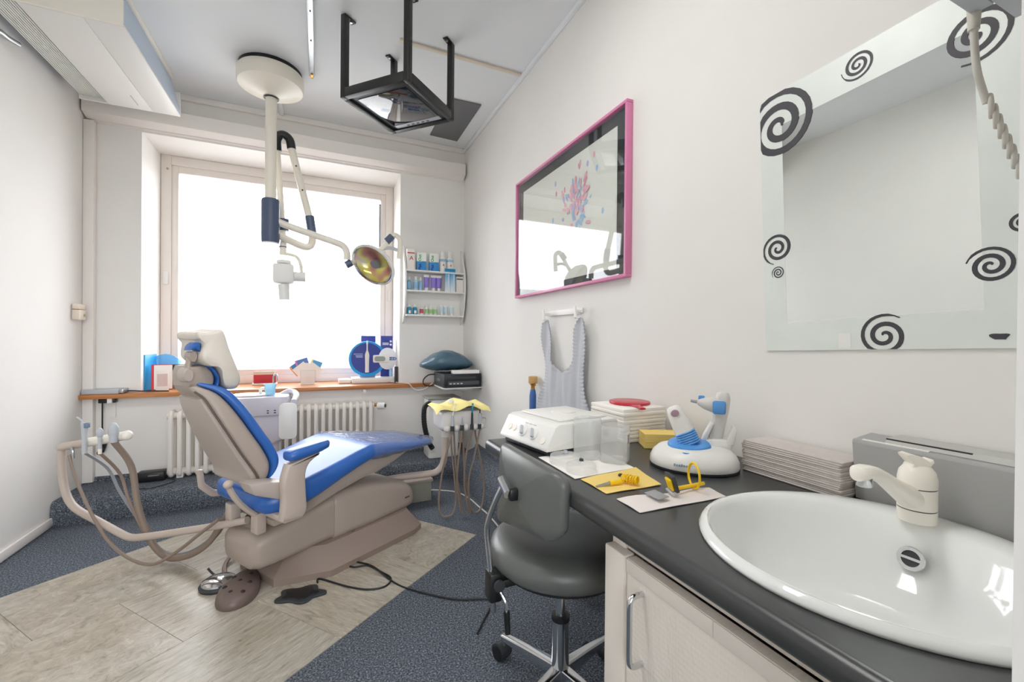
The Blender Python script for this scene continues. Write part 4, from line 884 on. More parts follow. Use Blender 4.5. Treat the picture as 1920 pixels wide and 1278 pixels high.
for px0, lab in ((823, 'white mini tube next to the green bottles on bottom board'), (831.5, 'white mini tube, middle one of three on bottom board'), (842, 'white mini tube at right end of bottom board')):
    prod(px0, px0+8.5, .09, 2, 'tube', 'mini_tube', lab, 'tube', 'white mini tubes', mat('pale_tube', 'c2dbe4', .4))

# ---- corner bracket shelf with player, router and pillow
def G3(): return G(Matrix.Translation((0, 0, -.03)))
gs = thing('glass_shelf', 'narrow glass bracket shelf on right wall in the far corner', 'shelf', (1.06, 3.5, .745))
G3().box(.895, WR-.002, 3.33, 3.70, .775, .783, .002).build('board', mat('frosted_shelf', 'd8d8d0', .2), gs)
for yy in (3.38, 3.62): G3().box(.92, WR-.002, yy-.008, yy+.008, .757, .775, .002).build('bracket', m_steel, gs)
vc = thing('video_player', 'black video player standing on the corner bracket shelf', 'video player', (1.06, 3.5, .754))
G3().box(.905, 1.222, 3.345, 3.66, .786, .893, .003).build('case', mat('player_case', '2a3138', .4), vc)
G3().box(.915, 1.215, 3.336, 3.346, .80, .888, .002).build('front_panel', m_black, vc)
G3().box(.93, 1.17, 3.3335, 3.337, .855, .870).build('cassette_slot', m_dark, vc, smooth=False)
G3().box(.94, 1.20, 3.3335, 3.337, .805, .835).build('control_panel', mat('panel_grey', '4a4d4e', .35), vc, smooth=False)
for i in range(4): G3().box(.95+i*.03, .968+i*.03, 3.331, 3.334, .812, .822).build('button', m_grey, vc, smooth=False)
for i in range(2): G3().box(.9035, .9055, 3.46+i*0, 3.54, .84-i*.012, .846-i*.012).build('side_print', mat('print_grey', '8a939a', .5), vc, smooth=False)
for xx in (.93, 1.20):
    for yy in (3.37, 3.63): G3().cyl((xx, yy, .783), (xx, yy, .787), .01, None, 10).build('foot', m_black, vc)
G3().tube([(.91, 3.64, .87), (.86, 3.66, .865), (.82, 3.67, .83), (.815, 3.66, .79), (.85, 3.64, .772), (.90, 3.63, .785)], .005).build('cable', m_cable, vc)
one(G3().box(.985, 1.205, 3.342, 3.42, .8935, .921, .003), 'router', m_white, 'flat white router box lying on the black video player', 'router')
g = G3(); NS = 22
pts = []
for i in range(NS+1):
    t = i/NS; a = .095*math.sin(PI*min(max(t, .02), .98))**.62; x = .775+t*.445
    ycut = .15*(math.sin(PI*t)**.4 if 0 < t < 1 else .2)+.012; zc = .968+.012*math.sin(t*PI)-.012*math.cos(t*6)
    pts.append([(x, 3.585+u+.02, zc+v+(.004*math.sin(7*x*10+u*40))) for u, v in ell(max(ycut, .02), max(a*.88, .006), 24, 2.3)])
g.loft(pts); zmin = min(p.z for p in g.v)
for p in g.v: p.z = max(p.z, .8636)
one(g, 'cushion', m_pillow, 'dark teal vinyl cushion lying on top of the video player', 'cushion', ang=70)
# ---- low black device on the plinth and cable on the wall
bx_ = thing('plinth_device', 'low black device with silver line on the carpeted plinth', 'device', (-1.03, 3.72, .148))
G().box(-1.13, -.97, 3.69, 3.78, .149, .215, .012).build('case', m_black, bx_)
G().box(-1.06, -1.0, 3.687, 3.692, .19, .196).build('silver_line', m_steel, bx_, smooth=False)
one(G().tube([(-.97, 3.72, .16), (-.90, 3.66, .155), (-.93, 3.58, .156), (-1.0, 3.52, .156), (-1.10, 3.55, .156)], .003), 'cord', m_cable, 'thin dark cord beside the low black device on the plinth', 'cord')
# ---- socket box on the left wall
so = thing('socket_box', 'beige surface-mounted socket box on left wall near the corner', 'socket', (WL, 3.73, 1.25))
G().box(WL+.001, WL+.04, 3.685, 3.775, 1.25, 1.315, .005).build('lower_box', mat('ivory_plastic', 'e8dccb', .4), so)
G().box(WL+.001, WL+.038, 3.688, 3.772, 1.318, 1.352, .005).build('upper_box', mat('ivory_plastic', 'e8dccb', .4), so)
G().cyl((WL+.038, 3.75, 1.28), (WL+.043, 3.75, 1.28), .010).build('switch', mat('ivory_dark', 'b9ab98', .4), so)

# ================================================================ COUNTER, CABINET, SINK
CZ = .78; CF = .557; CE = 1.475; C0 = .112
SKC = (.885, .431); SKR = .275
ct = thing('countertop', 'long charcoal laminate countertop along right wall with round sink cut-out', 'countertop', (.9, .86, CZ-.04))
x0, x1, y0, y1 = CF+.018, WR-.002, C0, CE
angs = sorted([2*PI*i/64 for i in range(64)] + [math.atan2(y-SKC[1], x-SKC[0]) % (2*PI) for x in (x0, x1) for y in (y0, y1)])
def edge(a):
    dx, dy = math.cos(a), math.sin(a); t = 9
    if dx > 1e-9: t = min(t, (x1-SKC[0])/dx)
    if dx < -1e-9: t = min(t, (x0-SKC[0])/dx)
    if dy > 1e-9: t = min(t, (y1-SKC[1])/dy)
    if dy < -1e-9: t = min(t, (y0-SKC[1])/dy)
    return SKC[0]+dx*t, SKC[1]+dy*t
ou = [edge(a) for a in angs]; inn = [(SKC[0]+(SKR-.015)*math.cos(a), SKC[1]+(SKR-.015)*math.sin(a)) for a in angs]
G().loft([[(x, y, CZ-.04) for x, y in ou], [(x, y, CZ) for x, y in ou], [(x, y, CZ) for x, y in inn], [(x, y, CZ-.04) for x, y in inn]], closed=True).build('slab', m_counter, ct, ang=30)
G().prism([(CF+.0185, CZ-.04)] + [(CF+.012-.012*math.cos(R(a)), CZ-.028-.012*math.sin(R(a))) for a in (90, 60, 30, 0)] + [(CF+.016-.016*math.cos(R(a)), CZ-.016+.016*math.sin(R(a))) for a in (0, 18, 36, 54, 72, 90)] + [(CF+.0185, CZ)], C0, CE, 'xz').build('front_edge', m_counter, ct, ang=50)
# support panel at the far end and white base strip
cs_ = thing('counter_leg', 'white steel leg near wall carrying far end of countertop', 'table leg', (1.15, 1.43, 0))
G().box(1.14, 1.17, 1.41, 1.44, .012, CZ-.041, .003).build('post', m_cabp, cs_)
G().box(1.125, 1.185, 1.395, 1.455, .001, .012, .002).build('foot_plate', m_cabp, cs_)
struct(G().box(WR-.016, WR-.001, .80, 1.555, .001, .06, .003).build('trim_6', m_cabp))
cb_ = thing('base_cabinet', 'cream base cabinet with chrome bar handle under the sink', 'cabinet', (.9, .45, 0))
G().box(.612, WR-.004, .769, .787, .08, CZ-.0405, .001).build('side_panel', m_cabp, cb_)
G().box(.612, WR-.004, .116, .134, .08, CZ-.0405, .001).build('side_panel', m_cabp, cb_)
G().box(.614, WR-.004, .135, .768, .08, .098, .001).build('bottom_panel', m_cabp, cb_)
G().box(.612, .630, .135, .768, .70, CZ-.0405, .001).build('front_rail', m_cabp, cb_)
G().box(.66, WR-.01, .116, .78, .001, .08).build('plinth', m_dark, cb_, smooth=False)
G().box(.606, .613, .745, .789, .64, CZ-.041, .001).build('corner_post', m_cabp, cb_)
dr_ = G().box(.587, .611, .118, .718, .09, .698, .003).build('door', m_cab, cb_)
G().box(.582, .611, .7205, .786, .09, .700, .004).build('door_stile', m_cabp, dr_)
for yy in ((.118, .30), (.302, .50), (.502, .717)): G().box(.5852, .588, yy[0], yy[1], .668, .696, .0008).build('edge_strip', m_cabp, dr_)
G().tube([(.588, .668, .648), (.566, .668, .648), (.5575, .668, .642), (.555, .668, .63), (.555, .668, .58), (.555, .668, .528), (.5575, .668, .516), (.566, .668, .51), (.588, .668, .51)], .0055, 12, 4).build('handle', m_chrome, dr_)
# sink
sk = thing('sink', 'round white ceramic basin with raised rim set into countertop', 'sink', (SKC[0], SKC[1], .62))
def ring(dx, rx, ry, z, n=64): return [(SKC[0]+dx+rx*math.cos(2*PI*i/n), SKC[1]+ry*math.sin(2*PI*i/n), z) for i in range(n)]
G().loft([ring(0, .258, .258, CZ-.03), ring(0, .262, .262, CZ+.0005), ring(0, SKR, SKR, CZ+.0008), ring(0, SKR+.001, SKR+.001, CZ+.006), ring(0, SKR-.004, SKR-.004, CZ+.013), ring(0, SKR-.014, SKR-.014, CZ+.017),
          ring(-.012, .252, .256, CZ+.0165), ring(-.022, .238, .250, CZ+.014), ring(-.026, .230, .244, CZ+.006), ring(-.028, .223, .238, CZ-.012), ring(-.029, .212, .228, CZ-.045), ring(-.030, .192, .208, CZ-.085), ring(-.030, .155, .17, CZ-.118), ring(-.03, .09, .10, CZ-.135), ring(-.03, .03, .03, CZ-.14), ring(-.03, .001, .001, CZ-.14)], cap=False).build('basin', m_cer, sk, ang=80)
To = Matrix.Translation((1.049, .443, .731)) @ frame_to((-.9, -.02, .30))
of = G(To).lathe([(.0215, -.004), (.0225, .001), (.021, .003), (.015, .0028), (.0145, .0)], seg=28, cap=False).build('overflow_ring', m_chrome, sk)
G(To).lathe([(.0148, 0), (.001, -.001)], seg=28, cap=False).build('overflow_hole', m_dark, of)
G(To).box(-.0148, .0148, -.0025, .0025, .0005, .0025).build('overflow_bar', m_chrome, of, smooth=False)
G().lathe([(.024, .0), (.022, .003), (.005, .004)], (SKC[0]-.03, SKC[1], CZ-.139), 24).build('drain', m_chrome, sk)
fa = thing('faucet', 'cream single-lever faucet with chrome aerator on the basin rim', 'faucet', (1.09, .451, CZ+.016))
fx, fy, fz = 1.088, .4515, CZ+.0165
G().lathe([(.030, 0), (.0305, .002), (.0305, .024)], (fx, fy, fz), 32).build('base', m_cream, fa)
G().lathe([(.0295, .024), (.0295, .026)], (fx, fy, fz), 32).build('gap_ring', m_dark, fa)
G().lathe([(.0305, .026), (.0305, .066)], (fx, fy, fz), 32).build('body', m_cream, fa)
G().lathe([(.0298, .066), (.0298, .068)], (fx, fy, fz), 32).build('gap_ring', m_dark, fa)
G().lathe([(.0305, .068), (.0305, .085), (.028, .098), (.021, .108), (.010, .113), (.001, .114)], (fx, fy, fz), 32).build('dome', m_cream, fa)
sd = Vector((-.96, .17, 0)).normalized(); q = Vector((-sd.y, sd.x, 0)); rings = []
for d, z, hw, hh in ((.0, .040, .026, .026), (.03, .052, .024, .024), (.06, .070, .020, .018), (.09, .090, .018, .014), (.115, .103, .0185, .012), (.135, .106, .019, .012), (.150, .104, .018, .0135), (.155, .101, .014, .012)):
    c = Vector((fx, fy, fz+z)) + sd*d; rings.append([c + q*a + Vector((0, 0, b)) for a, b in rrect(hw, hh, hh*.95, 5)])
G().loft(rings).build('spout', m_cream, fa, ang=60)
ac_ = Vector((fx, fy, fz)) + sd*.137
G().lathe([(.0125, .078), (.0135, .080), (.0135, .096)], (ac_.x, ac_.y, ac_.z), 20).build('aerator', m_chrome, fa)
T = Matrix.Translation((fx, fy, fz+.108)) @ Matrix.Rotation(R(150), 4, 'Z')
G(T).prism([(-.016, -.024), (.0, -.026), (.016, -.022), (.018, .0), (.015, .006), (.026, .018), (.028, .024), (.020, .026), (.0, .020), (-.014, .012), (-.020, .016), (-.022, .010), (-.015, 0)], -.014, .014, 'xz', .003).build('lever', m_cream, fa, ang=45)

# ================================================================ THINGS ON THE COUNTER
def at(n, l, c, x, y, rz=0, g=None, z=CZ+.0005): return thing(n, l, c, (x, y, z), rz, g)
# warming device with two knobs
dv = at('bath_unit', 'white tabletop device with two knobs on sloping front panel', 'device', .77, 1.33, R(8))
DM = TR(.77, 1.33, CZ+.0005, R(8))
G(DM).box(-.13, .155, -.135, .135, 0, .022, .004).build('base', m_dark, dv)
bdy = G(DM).prism([(-.148, .018), (-.148, .026), (-.112, .092), (-.095, .10), (.15, .10), (.158, .09), (.158, .018)], -.142, .142, 'xz', .004).build('body', m_white, dv)
G(DM).box(-.07, .14, -.11, .12, .099, .108, .006).build('lid', m_white, dv)
G(DM).lathe([(.045, .108), (.045, .113), (.03, .114)], (.04, .01, 0), 24).build('lid_grip', m_white, dv)
pan = Matrix.Translation((-.131, 0, .058)) @ Matrix.Rotation(R(-61), 4, 'Y')     # sloping panel frame, z = outward
pan = pan
for yy in (.012, -.050):
    kb = G(DM @ pan).lathe([(.021, .0), (.0205, .004), (.018, .005)], (.0, yy, 0), 28).build('knob', m_white, dv)
    G(DM @ pan).cbox((.0, yy, .010), (.032, .010, .012), .003, R(35)).build('knob_bar', m_grey, kb)
for yy in (.070, .098): G(DM @ pan).lathe([(.012, 0), (.0115, .002)], (.0, yy, 0), 20).build('push_button', m_cream, dv)
G(DM @ pan).lathe([(.012, 0), (.0115, .002)], (-.012, -.108, 0), 20).build('push_button', m_cream, dv)
for k in range(3): G(DM @ pan).box(.026, .029, -.045+k*.024, -.028+k*.024, .0, .0008).build('panel_print', m_grey, dv, smooth=False)
G(DM).cyl((.10, -.142, .055), (.10, -.147, .055), .013, None, 20).cyl((.10, -.147, .055), (.10, -.15, .055), .007, None, 12).build('socket', m_steel, dv)
# paper towel with plastic jars and lids
def sheet(name, quad, mt, lab, cat, z=CZ+.0006, amp=.0015, n=10, th=.0012, fold=0, seed=0):
    V = []; F = []
    for j in range(n+1):
        for i in range(n+1):
            u, v = i/n, j/n
            p = (Vector(quad[0])*(1-u)+Vector(quad[1])*u)*(1-v)+(Vector(quad[3])*(1-u)+Vector(quad[2])*u)*v
            e = min(u, v, 1-u, 1-v)
            zz = z+th+.0006+amp*(1+math.sin(u*9+seed)*math.sin(v*7+seed*2)) + (fold*math.sin(u*PI*3) if fold else 0)*(.5+.5*math.sin(v*3+seed))
            if fold: zz = max(zz, z+th)
            V.append((p.x, p.y, zz))
    for j in range(n):
        for i in range(n): a = j*(n+1)+i; F.append((a, a+1, a+n+2, a+n+1))
    k = len(V); B = [(x, y, max(z, zz-th)) for x, y, zz in V]
    bd = [i for i in range(n)] + [n+(n+1)*j for j in range(n)] + [(n+1)*n+n-i for i in range(n)] + [(n+1)*(n-j) for j in range(n)]
    S_ = [(bd[i], bd[i]+k, bd[(i+1) % len(bd)]+k, bd[(i+1) % len(bd)]) for i in range(len(bd))]
    return one(G().add(V+B, F+[tuple(i+k for i in f[::-1]) for f in F]+S_), name, mt, lab, cat, ang=60)
sheet('paper_towel', [(.618, .967), (.83, .985), (.845, 1.19), (.625, 1.188)], m_paper, 'white paper towel under the plastic jars and lids', 'paper towel', amp=.0005)
PT = CZ+.0045
def jar(x, y, r, h, lab, rz):
    o = thing('plastic_jar', lab, 'jar', (x, y, PT), rz, 'milky plastic jars')
    T = TR(x, y, PT, rz)
    G(T).loft([[(a, b, z) for a, b in rrect(k, k, k*.62, 6)] for k, z in ((r*.96, 0), (r, .004), (r, h*.95), (r*.97, h*.985), (r*.9, h), (r*.9, h-.002), (r*.95, h*.975), (r*.975, h*.94), (r*.975, .006), (r*.9, .003))], cap=True).build('wall', m_milky, o)
    return o, T
jar(.768, 1.132, .038, .122, 'taller milky plastic jar beside the white device', R(30))
o, T = jar(.820, 1.062, .0405, .108, 'milky plastic jar with small dark printed label', R(38))
lb = G(T).box(-.012, .014, -.0415, -.0403, .055, .085).build('label', m_milky, o, smooth=False)
for k in range(3): G(T).box(-.010, -.004, -.0418, -.0408, .058+k*.009, .065+k*.009).build('label_mark', m_print, lb, smooth=False)
for k in range(4): G(T).box(.0+k*.003, .0012+k*.003, -.0418, -.0408, .058, .082).build('label_line', m_grey, lb, smooth=False)
for x, y, r, lab in ((.672, 1.105, .047, 'clear round plastic lid close to the white device'), (.667, 1.012, .041, 'clear round plastic lid near counter edge')):
    o = thing('lid_dish', lab, 'lid', (x, y, PT), 0, 'clear plastic lids')
    G().lathe([(r, 0), (r*1.0, .016), (r*.93, .022), (r*.5, .024), (r*.2, .025), (r*.2, .028), (.001, .0285)], (x, y, PT), 32, cap=False).build('cap', m_milky, o)
    G().lathe([(.006, .0285), (.006, .034), (.004, .035)], (x, y, PT), 14).build('knob', m_grey if r > .045 else m_dark, o)
# yellow napkin with coiled tool
sheet('napkin', [(.629, .845), (.797, .843), (.835, .985), (.631, .960)], m_yel, 'yellow napkin lying flat under the yellow coil tool', 'napkin', amp=.0008, seed=2)
ct2 = at('coil_tool', 'small metal-tipped tool with yellow coiled cord on yellow napkin', 'tool', .69, .88)
zt = CZ+.010
G().cyl((.672, .885, zt), (.63, .888, zt-.004), .005, .002, 12).build('tip', m_steel, ct2)
G().cyl((.668, .885, zt), (.700, .882, zt+.001), .0062, None, 14).build('handle', m_yelb, ct2)
path = []
for i in range(15*14):
    t = i/(15*14); a = 2*PI*15*t; b = t*PI*1.15
    cx, cy = .712+.022*math.sin(b*.9), .873+.016*math.cos(b*1.6)
    path.append((cx+.010*math.cos(a)*.9, cy+.004*math.cos(a)+t*.004, zt+.0065+.0095*math.sin(a)))
G().tube(path, .0016, 6, 1).build('coil', m_yelb, ct2)
one(G().cbox((.738, .932, CZ+.0085), (.012, .008, .006), .001, R(30)), 'sensor_clip', m_dark, 'tiny dark clip at far edge of the yellow napkin', 'clip')
# white napkin with film holder and card
sheet('napkin', [(.626, .724), (.878, .718), (.892, .778), (.630, .808)], mat('napkin_grey', 'e4dcd8', .85), 'white folded napkin in front of the curing light base', 'napkin', fold=.004, amp=.0008, seed=4)
one(G().prism([(.700, .795), (.699, .748), (.735, .752), (.736, .80)], CZ+.0105, CZ+.0122, bev=.0004), 'film_card', mat('card_grey', '9a9ca0', .4), 'small grey dental film card on the white napkin', 'card')
fh = at('film_holder', 'yellow and black film holder with aiming ring on white napkin', 'film holder', .79, .78)
hz = CZ+.010
FT = TR(.775, .775, hz, R(-20)) @ Matrix.Rotation(R(-18), 4, 'Y')
G(FT).box(-.004, .004, -.022, .022, .004, .044, .0015).build('plate', m_dark, fh)
G(FT).box(-.010, -.004, -.014, .014, .008, .036, .002).build('block', m_yelb, fh)
G(FT).box(-.014, -.008, -.020, .020, .0, .006, .001).build('bite_edge', m_grey, fh)
G().cyl((.785, .777, hz+.006), (.873, .779, hz+.006), .0045, None, 10).build('rod', m_yelb, fh)
RT = Matrix.Translation((.838, .777, hz+.030)) @ Matrix.Rotation(R(70), 4, 'Z') @ Matrix.Rotation(R(90), 4, 'X')
G().tube([RT @ Vector((.028*math.cos(2*PI*i/24), .030*math.sin(2*PI*i/24), 0)) for i in range(24)], .003, 8, 1, closed=True).build('ring', m_yelb, fh)
# curing light on its charging base; local axes: x to the right as seen, y away
cl = at('curing_light', 'white and blue curing light standing on its oval charging base', 'curing light', 1.003, .933, R(-47))
KM = TR(1.003, .933, CZ+.0005, R(-47))
G(KM).loft([[(a*k, b*k, z) for a, b in ell(.122, .10, 48)] for k, z in ((.97, 0), (1.0, .004), (1.0, .008))]).build('foot_ring', m_dark, cl)
G(KM).loft([[(a*k, b*k+dy, z) for a, b in ell(.122, .10, 48)] for k, dy, z in ((.985, 0, .008), (1.0, 0, .012), (.99, 0, .026), (.93, .003, .042), (.80, .008, .056), (.6, .012, .063), (.3, .014, .066), (.01, .014, .066))], cap=True).build('base', m_white, cl, ang=60)
SD = KM @ Matrix.Translation((-.012, -.012, .062)) @ Matrix.Rotation(R(12), 4, 'X')
G(SD).loft([[(a*k, b*k, z) for a, b in ell(.058, .045, 40)] for k, z in ((1, -.004), (1.02, .004), (.95, .011), (.7, .014), (.01, .014))]).build('saddle', m_sky, cl)
HT = KM @ Matrix.Translation((-.008, -.015, .070)) @ Matrix.Rotation(R(-26), 4, 'Y') @ Matrix.Diagonal((1.25, 1.25, 1.08, 1))
hd = G(HT).loft([[(x, y, z) for x, y in rrect(a, b, b*.8, 5)] for a, b, z in ((.022, .018, .035), (.021, .017, .06), (.018, .015, .09), (.014, .012, .105), (.008, .007, .108))]).build('handle', m_white, cl, ang=60)
for k in range(6): G(HT).loft([[(x, y, z) for x, y in rrect(a, b, b*.8, 5)] for a, b, z in ((.022, .018, k*.006), (.0235, .0195, k*.006+.002), (.0235, .0195, k*.006+.0035), (.022, .018, k*.006+.0055))]).build('grip_rib', m_sky, cl)
G(HT).cyl((0, -.012, .090), (0, -.018, .090), .010, .009, 20).build('trigger', mat('mauve_button', 'a98a9a', .4), cl)
G(KM).box(.026, .104, .006, .060, .050, .084, .014).build('cradle', m_white, cl)
G(KM).prism([(.020, .07), (.034, .075), (.054, .128), (.046, .131), (.026, .09)], .010, .055, 'xz', .003).build('cradle_wall', m_white, cl)
G(KM).prism([(.088, .07), (.106, .07), (.114, .115), (.102, .124), (.090, .092)], .006, .060, 'xz', .003).build('cradle_wall', m_white, cl)
G(KM).loft([[(.058+dx+x, .033+y, z) for x, y in rrect(a, b, b*.8, 5)] for a, b, z, dx in ((.019, .015, .075, 0), (.019, .015, .12, .008), (.020, .017, .165, .016), (.020, .017, .200, .020), (.016, .013, .216, .020), (.007, .006, .220, .020))]).build('gun_body', mat('gun_grey', 'd5d2ce', .4), cl, ang=60)
GT = KM @ Matrix.Translation((.070, .028, .178)) @ Matrix.Rotation(R(-82), 4, 'Y')
G(GT).loft([[(x, y, z) for x, y in ell(a, a, 20)] for a, z in ((.022, -.01), (.023, .015), (.018, .040), (.010, .056), (.007, .060))]).build('nozzle', mat('gun_grey', 'd5d2ce', .4), cl)
G(GT).cyl((0, 0, .062), (0, 0, .080), .005, .004, 12).build('light_tip', m_steel, cl)
G(KM).box(.050, .084, -.002, .008, .158, .196, .006).build('blue_cap', m_sky, cl)
G(KM).box(.012, .030, .045, .052, .188, .204, .004).build('blue_cap', m_sky, cl)
G(KM).prism([(-.018+x, -.068+y) for x, y in ell(.011, .007, 20)], .050, .0555).build('power_button', m_sky, cl)
g = G(KM)
for k in range(9): g.box(-.05+k*.0062, -.0455+k*.0062, -.0985, -.0945, .022, .0275 if k % 3 else .029)
g.build('brand_print', mat('print_pale_blue', '9db4c8', .5), cl, smooth=False, kind='stuff')
ORD = ['first', 'second', 'third', 'fourth', 'fifth', 'sixth', 'seventh', 'eighth', 'ninth', 'tenth', 'eleventh', 'twelfth', 'thirteenth', 'fourteenth', 'fifteenth', 'sixteenth', 'seventeenth']
# stack of folded towels
for i in range(9):
    zz = CZ+.0006+i*.0134
    g = G(); jx, jy = random.uniform(-.004, .004), random.uniform(-.004, .004)
    g.box(.992+jx, 1.188+jx, 1.236+jy, 1.438+jy, zz, zz+.0131, .0028, 2)
    lab = 'topmost of nine folded white towels stacked near wall' if i == 8 else '%s from the bottom of nine folded white towels stacked near wall' % ORD[i]
    one(g, 'folded_towel', m_paper, lab, 'towel', group='stacked white towels', ang=60)
# red hand mirror on the stack
hm = thing('hand_mirror', 'red round hand mirror lying on the white towel stack', 'hand mirror', (1.10, 1.35, .902))
ZM = CZ+.0006+9*.0134+.0004
G().prism([(1.112+.078*math.cos(a)+.0*math.sin(a), 1.352+.078*math.sin(a)) for a in [2*PI*i/40 for i in range(40)]], ZM, ZM+.010, bev=.003).build('disc', m_red, hm)
T = Matrix.Translation((1.085, 1.285, ZM+.004)) @ Matrix.Rotation(R(-113), 4, 'Z')
G(T).loft([[(d, x, z) for x, z in rrect(w, .0035, .003, 3)] for d, w in ((0, .022), (.02, .012), (.05, .009), (.085, .011), (.088, .008))]).build('handle', m_red, hm)
# yellow napkin stack
for i in range(5):
    zz = CZ+.0006+i*.0098
    T = TR(1.108, 1.150, zz, R(-27))
    one(G(T).box(-.085+.001*(i % 2), .085+.001*(i % 2), -.040, .040, 0, .0097, .0008, 1), 'folded_napkin', m_yel, ('topmost of five yellow napkin packs beside the towels' if i == 4 else '%s from the bottom of five yellow napkin packs beside the towels' % ORD[i]), 'napkins', group='stacked yellow napkins')
# folded paper towel stack
for i in range(17):
    zz = CZ+.0006+i*.00515
    w = random.uniform(-.002, .002); l = random.uniform(-.004, .004)
    lab = 'topmost folded grey paper towel of the long stack by the grey box' if i == 16 else '%s from the bottom of the folded grey paper towels by the grey box' % ORD[i]
    one(G().box(1.112+w, 1.222+w*.5, .603+l, .860+l, zz, zz+.00505, .0018, 1), 'folded_paper_towel', m_paperg, lab, 'paper towel', group='folded grey paper towels')
# grey carton behind the sink
gb = at('cardboard_box', 'long grey cardboard box with open flap behind the sink', 'box', 1.19, .40)
G().prism([(1.165, CZ+.001), (1.148, .915), (1.150, .922), (WR-.006, .930), (WR-.004, .922), (WR-.004, CZ+.001)], .13, .598, 'xz', .001).build('carton', m_card, gb, smooth=False)
G().prism([(1.160, .924), (WR-.005, .931), (WR-.005, .936), (1.172, .934)], .13, .54, 'xz').build('flap', mat('cardboard_pale', 'bcbcb8', .6), gb, smooth=False)
G().box(1.168, 1.21, .40, .5405, .9285, .9335).build('flap_gap', m_orange, gb, smooth=False)
G().box(1.152, 1.160, .46, .58, .9225, .9245).build('label', m_paper, gb, smooth=False)
# gas pipe at the wall
to = thing('gas_pipe', 'blue pipe with brass valve head rising beside the grey apron', 'pipe', (1.195, 2.352, .25))
G().lathe([(.021, 0), (.021, .56), (.017, .59), (.013, .60)], (1.195, 2.352, .245), 18).build('pipe', mat('pipe_blue', '3d68a8', .4), to)
G().lathe([(.013, .60), (.011, .625), (.013, .63), (.026, .637)], (1.195, 2.352, .245), 18).build('neck', m_brass, to)
G().lathe([(.027, .634), (.028, .64), (.028, .675), (.024, .678)], (1.195, 2.352, .245), 18).build('valve_head', mat('pale_brass', 'd8b27a', .35, .6), to)
for sg in (-1, 1): G().box(1.19, 1.20, 2.352+sg*.026-.003, 2.352+sg*.026+.003, .865, .885, .001).build('valve_lug', m_brass, to)

# ================================================================ STOOL
sl_ = thing('stool', 'grey vinyl swivel stool with backrest and chrome star base', 'stool', (.70, 1.17, 0))
sc = (.70, 1.17)
G().lathe([(.05, .452), (.17, .455), (.205, .462), (.222, .478), (.226, .50), (.220, .523), (.20, .537), (.15, .545), (.07, .543), (.001, .541)], (sc[0], sc[1], 0), 56).build('seat', m_vinyl, sl_, ang=80)
G().lathe([(.19, .446), (.19, .454)], (sc[0], sc[1], 0), 40).build('seat_plate', m_black, sl_)
G().cyl((sc[0], sc[1], .26), (sc[0], sc[1], .448), .0155, None, 20).build('piston', m_chrome, sl_)
G().cyl((sc[0], sc[1], .06), (sc[0], sc[1], .27), .027, None, 24).build('column', m_chrome, sl_)
G().lathe([(.029, .27), (.029, .283), (.018, .285)], (sc[0], sc[1], 0), 24).build('collar', m_black, sl_)
for a in (110, 21, -69, 201):
    d = Vector((math.cos(R(a)), math.sin(R(a)), 0)); c = Vector((sc[0], sc[1], 0)); q = Vector((-d.y, d.x, 0))
    rings = [[c+d*k+q*x+Vector((0, 0, z0+z)) for x, z in rrect(w, h, .006, 3)] for k, z0, w, h in ((.02, .10, .018, .026), (.14, .092, .015, .018), (.262, .082, .014, .011))]
    lg_ = G().loft(rings).build('leg', m_chrome, sl_)
    e = c+d*.258+q*.03*0
    w1_ = e+q*.012; 
    ca = G().cyl(e+Vector((0, 0, .045)), e+Vector((0, 0, .074)), .008, None, 10).build('caster_stem', m_steel, lg_)
    for sgn in (-1, 1): G().cyl(e+q*(sgn*.006)+d*.012+Vector((0, 0, .0265)), e+q*(sgn*.024)+d*.012+Vector((0, 0, .0265)), .026, .025, 22).build('caster_wheel', m_black, lg_)
    G().cyl(e+q*-.023+d*.012+Vector((0, 0, .032)), e+q*.023+d*.012+Vector((0, 0, .032)), .0285, None, 22).build('caster_hood', m_dark, lg_)
# backrest, curved pad
def pad_pt(u, v, dx):
    y = 1.085+u; z = .822-(.205+.045*u/.197)*(.102-v)/.204; x = .512+.85*u*u+dx+.05*v
    return (x, y, z)
out = [(p[0], p[1]) for p in rrect(.197, .102, .045, 8)]
N_ = 7; V = []; F = []
g = G()
rg = []
for k, dx in ((.10, .028), (.6, .027), (.88, .022), (.97, .014), (1.0, .0), (.985, -.010), (.94, -.016), (.7, -.020), (.4, -.021), (.05, -.021)):
    rg.append([pad_pt(a*k, b*k, dx) for a, b in out])
g.loft(rg); g.build('backrest', m_vinyl, sl_, ang=70)
bp_ = Vector((.478, 1.105, .735))
G().cyl((.474, 1.125, .752), (.468, 1.062, .730), .0125, None, 16).build('backrest_bar', m_chrome, sl_)
G().box(.470, .500, 1.052, 1.078, .712, .745, .006).build('backrest_mount', m_black, sl_)
G().tube([(.468, 1.10, .742), (.455, 1.125, .69), (.448, 1.155, .63), (.448, 1.168, .59), (.455, 1.165, .52), (.46, 1.16, .46), (.465, 1.155, .36)], .0085, 12, 5).build('backrest_rod', m_chrome, sl_)
G().box(.448, .485, 1.135, 1.185, .395, .478, .006).build('clamp', m_black, sl_)
G().box(.478, .60, 1.145, 1.18, .425, .449, .004).build('seat_bracket', m_black, sl_)
G().cyl((.470, 1.128, .45), (.470, 1.118, .45), .016, None, 16).build('clamp_knob', m_dark, sl_)
G().tube([(.475, 1.125, .43), (.483, 1.11, .41), (.485, 1.105, .38)], .005).build('lever_rod', m_chrome, sl_)
G().cyl((.485, 1.105, .385), (.487, 1.10, .325), .009, .008, 14).build('lever_grip', m_black, sl_)
G().tube([(.75, 1.02, .44), (.762, 1.0, .42), (.775, .985, .39)], .005).build('lever_rod', m_chrome, sl_)
